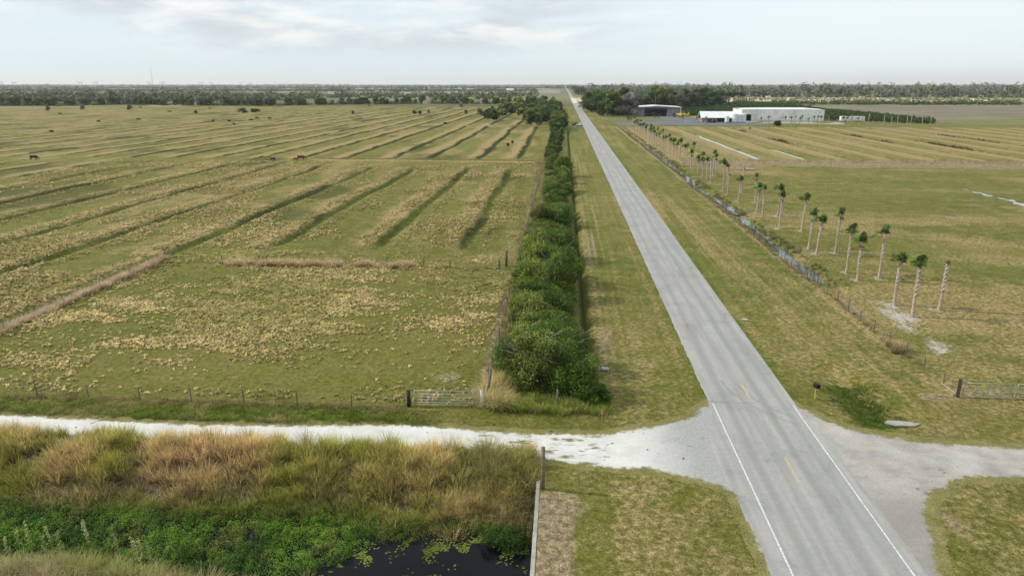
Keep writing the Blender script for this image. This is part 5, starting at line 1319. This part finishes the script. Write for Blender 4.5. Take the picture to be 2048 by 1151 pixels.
# trailer
vx0, vx1 = G(1682, 244)[0], G(1728.5, 244)[0]; root = empty('trailer_home', ((vx0 + vx1) / 2, 489, 0), 0); L = vx1 - vx0
mb = MB(); mb.box((0, 0, 2.2), (L, 3.2, 2.9)); mb.build('body', M_tank, root, bevel=.3)
mb = MB(); mb.box((-1, -1.64, 2.0), (.9, .06, 2.0)); mb.build('door', M_greywall, root)
for k_ in (-4, 3): mb = MB(); mb.box((k_, -1.64, 2.5), (1.4, .06, .8)); mb.build('window', M_glass, root)
for k_ in (-4.5, 4.5): mb = MB(); mb.tube([(k_, -1.3, .45), (k_, 1.3, .45)], .45, 12); mb.build('wheel', M_rubber, root)
tag(root, 'white trailer home parked right of the warehouse', 'trailer')
# distant white buildings (each a thing)
dbl = [(262, 182.5, 9, 'long white shed among trees far left'), (334, 195, 8, 'small white roofed house behind the left tree line'), (635, 174.8, 30, 'white roofed barn near the left horizon'), (860, 176.5, 26, 'white barn far behind the spring trees'), (893, 171.5, 80, 'bright white building on the horizon left of centre'), (919, 178.5, 18, 'small white shed right of the white barn'), (1536, 196, 8, 'small white house right of the poles'), (1603, 192.0, 9, 'small white house in the pale field'), (1693, 194, 8, 'tiny pale hut near the tan field edge'), (1733, 194, 9, 'white roofed hut beside a round tree'), (1525, 183, 22, 'long pale building in the woods at right'), (1020, 182, 26, 'pale barn left of the road far ahead')]
for i, (px_, py_, w_, lab) in enumerate(dbl):
    x_, y_ = G(px_, py_); h_ = max(3.0, w_ * .28)
    root = empty('farm_building', (x_, y_, 0)); mb = MB(); mb.box((0, 0, h_ * .35), (w_, w_ * .6, h_ * .7)); mb.build('wall', M_white, root)
    mb = MB(); a = w_ / 2 + .5; b2 = w_ * .3 + .5; z0, z1 = h_ * .7 + .02, h_ * 1.1
    mb.add([(-a, -b2, z0), (a, -b2, z0), (a, b2, z0), (-a, b2, z0), (-a, 0, z1), (a, 0, z1)], [(0, 1, 5, 4), (2, 3, 4, 5), (0, 4, 3), (1, 2, 5), (3, 2, 1, 0)]); mb.build('roof', M_roofw, root)
    tag(root, lab, 'farm building')
# poles in the pale field and road
for i, (px_, top_) in enumerate(((1472, 178), (1478, 176), (1489, 179), (1498, 183), (1503, 181), (1508, 184))):
    x_, y_ = G(px_, 194); hh = zat(x_, y_, top_); mb = MB(); mb.tube([(0, 0, 0), (0, 0, hh)], [.45, .3], 6); o = mb.build('utility_pole', M_whitewood); o.location = (x_, y_, 0); tag(o, 'tall pale utility pole in the bleached field behind the wood', 'pole', 'pale poles behind the wood')
for i, (px_, top_) in enumerate(((1160, 184), (1165, 185), (1172, 183), (1177, 184), (1181, 186))):
    x_, y_ = G(px_, 199); hh = zat(x_, y_, top_); mb = MB(); mb.tube([(0, 0, 0), (0, 0, hh)], [.4, .3], 6); o = mb.build('utility_pole', M_whitewood); o.location = (x_, y_, 0); tag(o, 'thin pale pole on tan ground right of the far road', 'pole', 'pale poles right of the far road')

# ------------------------------------------------------------------ pylons and mast
def pylon_proto():
    root = empty('power_pylon', (0, 0, 0))
    for s_ in (-1, 1):
        mb = MB(); mb.tube([(s_ * 9.5, 0, 0), (s_ * 7, 0, 36)], [.9, .7], 6); mb.build('leg', M_steel, root)
    mb = MB(); mb.box((0, 0, 35.5), (36, 1.0, 1.0)); mb.build('crossarm', M_steel, root)
    for a, b2 in (((-7.2, 0, 34), (7.9, 0, 24)), ((7.2, 0, 34), (-7.9, 0, 24))):
        mb = MB(); mb.tube([a, b2], .45, 5); mb.build('brace', M_steel, root)
    return root
pp = pylon_proto(); first = True
for i, (px_, y_) in enumerate(((8, 3700), (35, 3700), (166, 3800), (197, 3850), (303, 3950), (330, 4050), (406, 4700), (427, 4800), (486, 5900), (503, 6000), (556, 7600), (575, 7700), (610, 8200), (655, 9000), (700, 9000))):
    o = pp if first else clone(pp); first = False
    bx0, by0 = G(px_, 200); k_ = y_ / by0; o.location = (bx0 * k_, y_, 0); o.rotation_euler = (0, 0, .25)
    tag(o, 'grey H frame power pylon on the skyline, ' + ordinal(i + 1) + ' from left edge', 'pylon', 'power pylons on the left skyline')
bx0, by0 = G(310, 200); k_ = 3900 / by0
root = empty('radio_mast', (bx0 * k_, 3900, 0)); hh = 120
for i in range(4): mb = MB(); mb.tube([(0, 0, hh * i / 4), (0, 0, hh * (i + 1) / 4)], 1.0 - .1 * i, 4); mb.build('mast_section', [M_red, M_steel][i % 2], root)
tag(root, 'tall thin red and white radio mast on the left skyline', 'mast')

# ------------------------------------------------------------------ vehicles
def pickup(x, y, rz, label, body, name='pickup_truck'):
    root = empty(name, (x, y, 0), rz)
    # side profile lofted across the width; x is forward
    def prism(P, w, nm, mat, bev=.06):
        n = len(P); mb = MB(); mb.add([(a, -w / 2, c_) for a, c_ in P] + [(a, w / 2, c_) for a, c_ in P], [tuple(range(n)), tuple(reversed(range(n, 2 * n)))] + [(i, n + i, n + (i + 1) % n, (i + 1) % n) for i in range(n)])
        return mb.build(nm, mat, root, bevel=bev)
    prism([(-2.75, .45), (2.6, .45), (2.75, .7), (2.7, 1.05), (1.35, 1.2), (-2.75, 1.15)], 1.9, 'body', body)
    prism([(-.9, 1.15), (1.3, 1.2), (.55, 1.8), (-.75, 1.82)], 1.6, 'cabin', body)
    prism([(-.85, 1.25), (1.12, 1.27), (.5, 1.74), (-.7, 1.75)], 1.64, 'window', M_glass, .01)
    for wx in (-1.75, 1.75):
        for wy in (-.82, .82):
            mb = MB(); mb.tube([(wx, wy - .13, .38), (wx, wy + .13, .38)], .38, 14); w_ = mb.build('wheel', M_rubber, root)
            mb = MB(); mb.tube([(wx, wy * 1.17 - .01, .38), (wx, wy * 1.17 + .01, .38)], .2, 10); mb.build('rim', M_silver, w_)
    for wy in (-.7, .7):
        mb = MB(); mb.box((2.72, wy, .85), (.06, .3, .16)); mb.build('headlight', M_tank, root)
    return tag(root, label, 'vehicle')
tx, ty = G(1154, 252); pickup(tx - .6, ty + 5, -2.6, 'black pickup parked on the left verge beside the far road', M_black)
pickup(tx + 1.4, ty, -1.1, 'silver car parked just in front of the black pickup', M_silver, 'parked_car')
cx, cy = G(1155, 212.5); pickup(16.9, cy - 40, math.pi / 2, 'dark car driving away in the right lane far ahead', M_black, 'driving_car')

# ------------------------------------------------------------------ cattle
def cow_proto(mat):
    """grazing cow, one continuous skinned body, head down"""
    me = bpy.data.meshes.new('body')
    V = [(0, 0, 1.0), (.55, 0, 1.02), (.95, 0, 1.08), (1.25, 0, .85), (1.45, 0, .5), (1.62, 0, .25), (-.55, 0, 1.05), (-.9, 0, 1.08), (-1.02, 0, .95), (-1.05, 0, .45)]
    Rr = [.4, .38, .3, .17, .15, .09, .4, .33, .05, .03]
    E = [(0, 1), (1, 2), (2, 3), (3, 4), (4, 5), (0, 6), (6, 7), (7, 8), (8, 9)]
    for s_ in (-1, 1):
        b0 = len(V)   # fore leg
        V += [(.72, s_ * .2, .72), (.7, s_ * .21, .4), (.74, s_ * .21, .2), (.72, s_ * .21, .02)]; Rr += [.14, .075, .055, .065]
        E += [(1, b0), (b0, b0 + 1), (b0 + 1, b0 + 2), (b0 + 2, b0 + 3)]
        b0 = len(V)   # hind leg: stifle forward, hock back
        V += [(-.72, s_ * .2, .78), (-.62, s_ * .22, .6), (-.88, s_ * .22, .4), (-.82, s_ * .22, .02)]; Rr += [.17, .11, .06, .065]
        E += [(6, b0), (b0, b0 + 1), (b0 + 1, b0 + 2), (b0 + 2, b0 + 3)]
        b0 = len(V); V += [(1.38, s_ * .2, .6)]; Rr += [.035]; E += [(4, b0)]
    me.from_pydata(V, E, []); me.update()
    o = bpy.data.objects.new('cow', me); COL.objects.link(o); me.materials.append(mat)
    m = o.modifiers.new('skin', 'SKIN'); m.use_smooth_shade = True
    for i, r_ in enumerate(Rr): me.skin_vertices[0].data[i].radius = (r_, r_)
    me.skin_vertices[0].data[0].use_root = True
    s_ = o.modifiers.new('sub', 'SUBSURF'); s_.levels = 1; s_.render_levels = 1
    return o
cows = {'b': cow_proto(M_cowb), 'r': cow_proto(M_cowr), 't': cow_proto(M_cowt)}; cu = set()
for i, (px_, py_, k_, rz, lab) in enumerate([
    (68, 320, 'b', .1, 'black cow grazing alone near the left edge of pasture'), (536, 319.5, 't', 3.0, 'tan cow grazing in the middle of left pasture'), (547, 321, 'b', 2.8, 'black calf close beside the tan cow'),
    (602, 320, 'r', .2, 'red brown cow right of the tan cow'), (592, 321, 'r', 2.9, 'red brown calf left of the red brown cow'),
    (1016, 294, 'b', 1.4, 'left of two dark cows near the hedge'), (1025, 288, 'b', 1.8, 'right of two dark cows near the hedge'),
    (120, 229.5, 'b', 0, 'distant black cow below the leftmost lone tree'), (197, 245, 'b', 1.5, 'distant black cow below the round lone tree'), (277, 241, 'b', .3, 'distant black cow left of centre of far pasture'), (281, 216.5, 'b', 0, 'distant black cow right of the dome bush'),
    (103, 264.5, 'b', 1.5, 'distant black cow above the lone grazing cow'), (339, 225, 'b', .2, 'distant black cow left of the dark green shrub'), (420, 218.5, 'b', .1, 'distant black cow beyond the dark green shrub'), (426, 244.5, 'b', 1.5, 'first distant black cow left of tiny shrub'),
    (458, 243.5, 'b', 1.3, 'distant black cow nearest left of the tiny shrub'), (502, 242.5, 'b', .5, 'distant black cow right of the tiny shrub'), (514, 238, 'b', .2, 'distant black cow under the wide thicket right end'), (540, 238.8, 'b', 3, 'distant black cow right of the wide thicket'), (738, 213, 'b', .2, 'distant black cow at the pasture end centre'), (890, 249, 'b', 1.0, 'small dark cow on the far cross ridge')]):
    o = cows[k_] if k_ not in cu else cows[k_].copy()
    if k_ in cu: COL.objects.link(o)
    cu.add(k_); x_, y_ = G(px_, py_); s_ = 1.15 if 'calf' not in lab else .75
    o.location = (x_, y_, float(hgt(np.array([x_]), np.array([y_]))[0])); o.rotation_euler = (0, 0, rz); o.scale = (s_,) * 3; tag(o, lab, 'cow', 'cattle on the left pasture')

# tall seed stalks over the near water weeds
st = MB()
for (px_, py_) in ((18, 1110), (40, 1095), (62, 1100), (95, 1110), (105, 1090), (175, 1085), (180, 1095), (125, 1110), (273, 1130), (285, 1135), (290, 1120), (305, 1125), (230, 1110), (240, 1105)):
    x_, y_ = G(px_, py_, -1.5); h_ = random.uniform(1.5, 2.4); l_ = random.uniform(-.12, .12); root = empty('seed_stalk', (x_, y_, -1.85), random.uniform(0, 6))
    mb = MB(); mb.tube([(0, 0, 0), (l_, 0, h_ * .6), (l_ * 1.8, 0, h_)], [.022, .016, .008], 5); mb.build('stem', paint('stalk', (.3, .3, .1)) if 'stalk' not in bpy.data.materials else bpy.data.materials['stalk'], root)
    n = 60; tt = R.uniform(.35, 1.02, n); P = np.stack([l_ * 1.8 * tt + R.normal(0, .05, n), R.normal(0, .05, n), h_ * tt], 1)
    V, F, T = leafquads(P, R.uniform(.1, .24, n), colmix((.3, .34, .1), (.42, .4, .18), R.uniform(0, 1, n)), .25)
    npmesh('leaves', V, F, M_leaf, root, T); tag(root, 'tall pale leafy weed stalk above the green canal weeds at left', 'plant', 'tall weed stalks over the canal weeds')

# ------------------------------------------------------------------ haze, sky, sun, camera
SUN_EL, SUN_AZ = math.radians(36), math.radians(-84)   # azimuth measured from +Y toward +X
w = bpy.data.worlds.new('World'); sc.world = w; w.use_nodes = True; t = w.node_tree; t.nodes.clear()
N = t.nodes.new; Lk = t.links.new
out = N('ShaderNodeOutputWorld'); bg = N('ShaderNodeBackground'); bg.inputs[1].default_value = .105; Lk(bg.outputs[0], out.inputs[0])
sky = N('ShaderNodeTexSky'); sky.sky_type = 'NISHITA'; sky.sun_disc = False; sky.sun_elevation = SUN_EL; sky.sun_rotation = SUN_AZ; sky.dust_density = 3; sky.altitude = 20
tc = N('ShaderNodeTexCoord'); sp = N('ShaderNodeSeparateXYZ'); Lk(tc.outputs['Generated'], sp.inputs[0])
mp = N('ShaderNodeMapping'); mp.inputs['Scale'].default_value = (2.2, 2.2, 9); mp.inputs['Location'].default_value = (.4, .1, .3); Lk(tc.outputs['Generated'], mp.inputs[0])
def wn(scale, det, loc=0):
    n_ = N('ShaderNodeTexNoise'); n_.inputs['Scale'].default_value = scale; n_.inputs['Detail'].default_value = det; n_.inputs['Roughness'].default_value = .55; n_.inputs['Distortion'].default_value = .3; Lk(mp.outputs[0], n_.inputs[0]); return n_.outputs[0]
def wmr(v, a, b, c=0, d=1):
    o = N('ShaderNodeMapRange'); o.interpolation_type = 'SMOOTHSTEP'; Lk(v, o.inputs[0])
    for i, x in enumerate((a, b, c, d)): o.inputs[i + 1].default_value = x
    return o.outputs[0]
def wmix(f, a, b):
    o = N('ShaderNodeMix'); o.data_type = 'RGBA'
    for i, x in ((0, f), (6, a), (7, b)):
        if isinstance(x, (int, float)): o.inputs[i].default_value = x
        elif isinstance(x, tuple): o.inputs[i].default_value = (*x, 1)
        else: Lk(x, o.inputs[i])
    return o.outputs[2]
def wm(op, a, b):
    o = N('ShaderNodeMath'); o.operation = op
    for i, x in enumerate((a, b)):
        if isinstance(x, (int, float)): o.inputs[i].default_value = x
        else: Lk(x, o.inputs[i])
    return o.outputs[0]
side = wmr(sp.outputs[0], -.25, .35)              # clouded west, milky east
base = wmix(side, (7.35, 8.6, 9.25), (8.6, 9.7, 9.95))
c1 = wn(1.7, 5)
c2 = wn(2.7, 7)
lowf = wmr(sp.outputs[2], .02, .07)
west = wm('MULTIPLY', wm('SUBTRACT', 1.0, wmr(sp.outputs[0], -.15, .25)), lowf)
col = wmix(wm('MULTIPLY', wmr(c1, .42, .6), wm('MULTIPLY', west, .9)), base, (6.3, 6.95, 7.45))
col = wmix(wm('MULTIPLY', wmr(c2, .46, .7), wm('MULTIPLY', west, .95)), col, (9.9, 10.0, 10.0))
col = wmix(wm('MULTIPLY', wmr(c2, .5, .7), wm('MULTIPLY', lowf, .35)), col, (9.6, 9.9, 9.9))
col = wmix(.06, col, sky.outputs[0])
Lk(col, bg.inputs[0])

sun = bpy.data.lights.new('sun', 'SUN'); sun.energy = 3.9; sun.angle = math.radians(2); sun.color = (1, .94, .84)
so = bpy.data.objects.new('sun', sun); COL.objects.link(so)
sd_ = Vector((math.sin(SUN_AZ) * math.cos(SUN_EL), math.cos(SUN_AZ) * math.cos(SUN_EL), math.sin(SUN_EL)))
so.rotation_euler = sd_.to_track_quat('Z', 'Y').to_euler()

HAZE = True
if HAZE:
    mb = MB(); mb.box((0, 9000, 120), (40000, 38000, 260)); hz = mb.build('haze', M_conc); tag(hz, kind='structure')
    hm_ = bpy.data.materials.new('haze_air'); hm_.use_nodes = True; tt = hm_.node_tree; tt.nodes.clear()
    oo = tt.nodes.new('ShaderNodeOutputMaterial'); vs = tt.nodes.new('ShaderNodeVolumeScatter'); vs.inputs['Color'].default_value = (.86, .95, 1, 1); vs.inputs['Density'].default_value = 1 / 18000; vs.inputs['Anisotropy'].default_value = .2
    tt.links.new(vs.outputs[0], oo.inputs['Volume']); hz.data.materials[0] = hm_

cam = bpy.data.cameras.new('camera'); co = bpy.data.objects.new('camera', cam); COL.objects.link(co)
cam.sensor_width = 36; cam.lens = FPX * 36 / 2048; cam.clip_start = .5; cam.clip_end = 60000
co.location = (0, 0, CAM_H); co.rotation_euler = (math.pi / 2 - TH, 0, YAW)
sc.camera = co
sc.view_settings.view_transform = 'Standard'; sc.view_settings.look = 'None'; sc.view_settings.exposure = 0
cy_ = sc.cycles; cy_.max_bounces = 5; cy_.diffuse_bounces = 2; cy_.glossy_bounces = 2; cy_.transmission_bounces = 2; cy_.volume_bounces = 0; cy_.use_denoising = True
cy_.transparent_max_bounces = 4
print('OBJECTS', len(sc.objects))
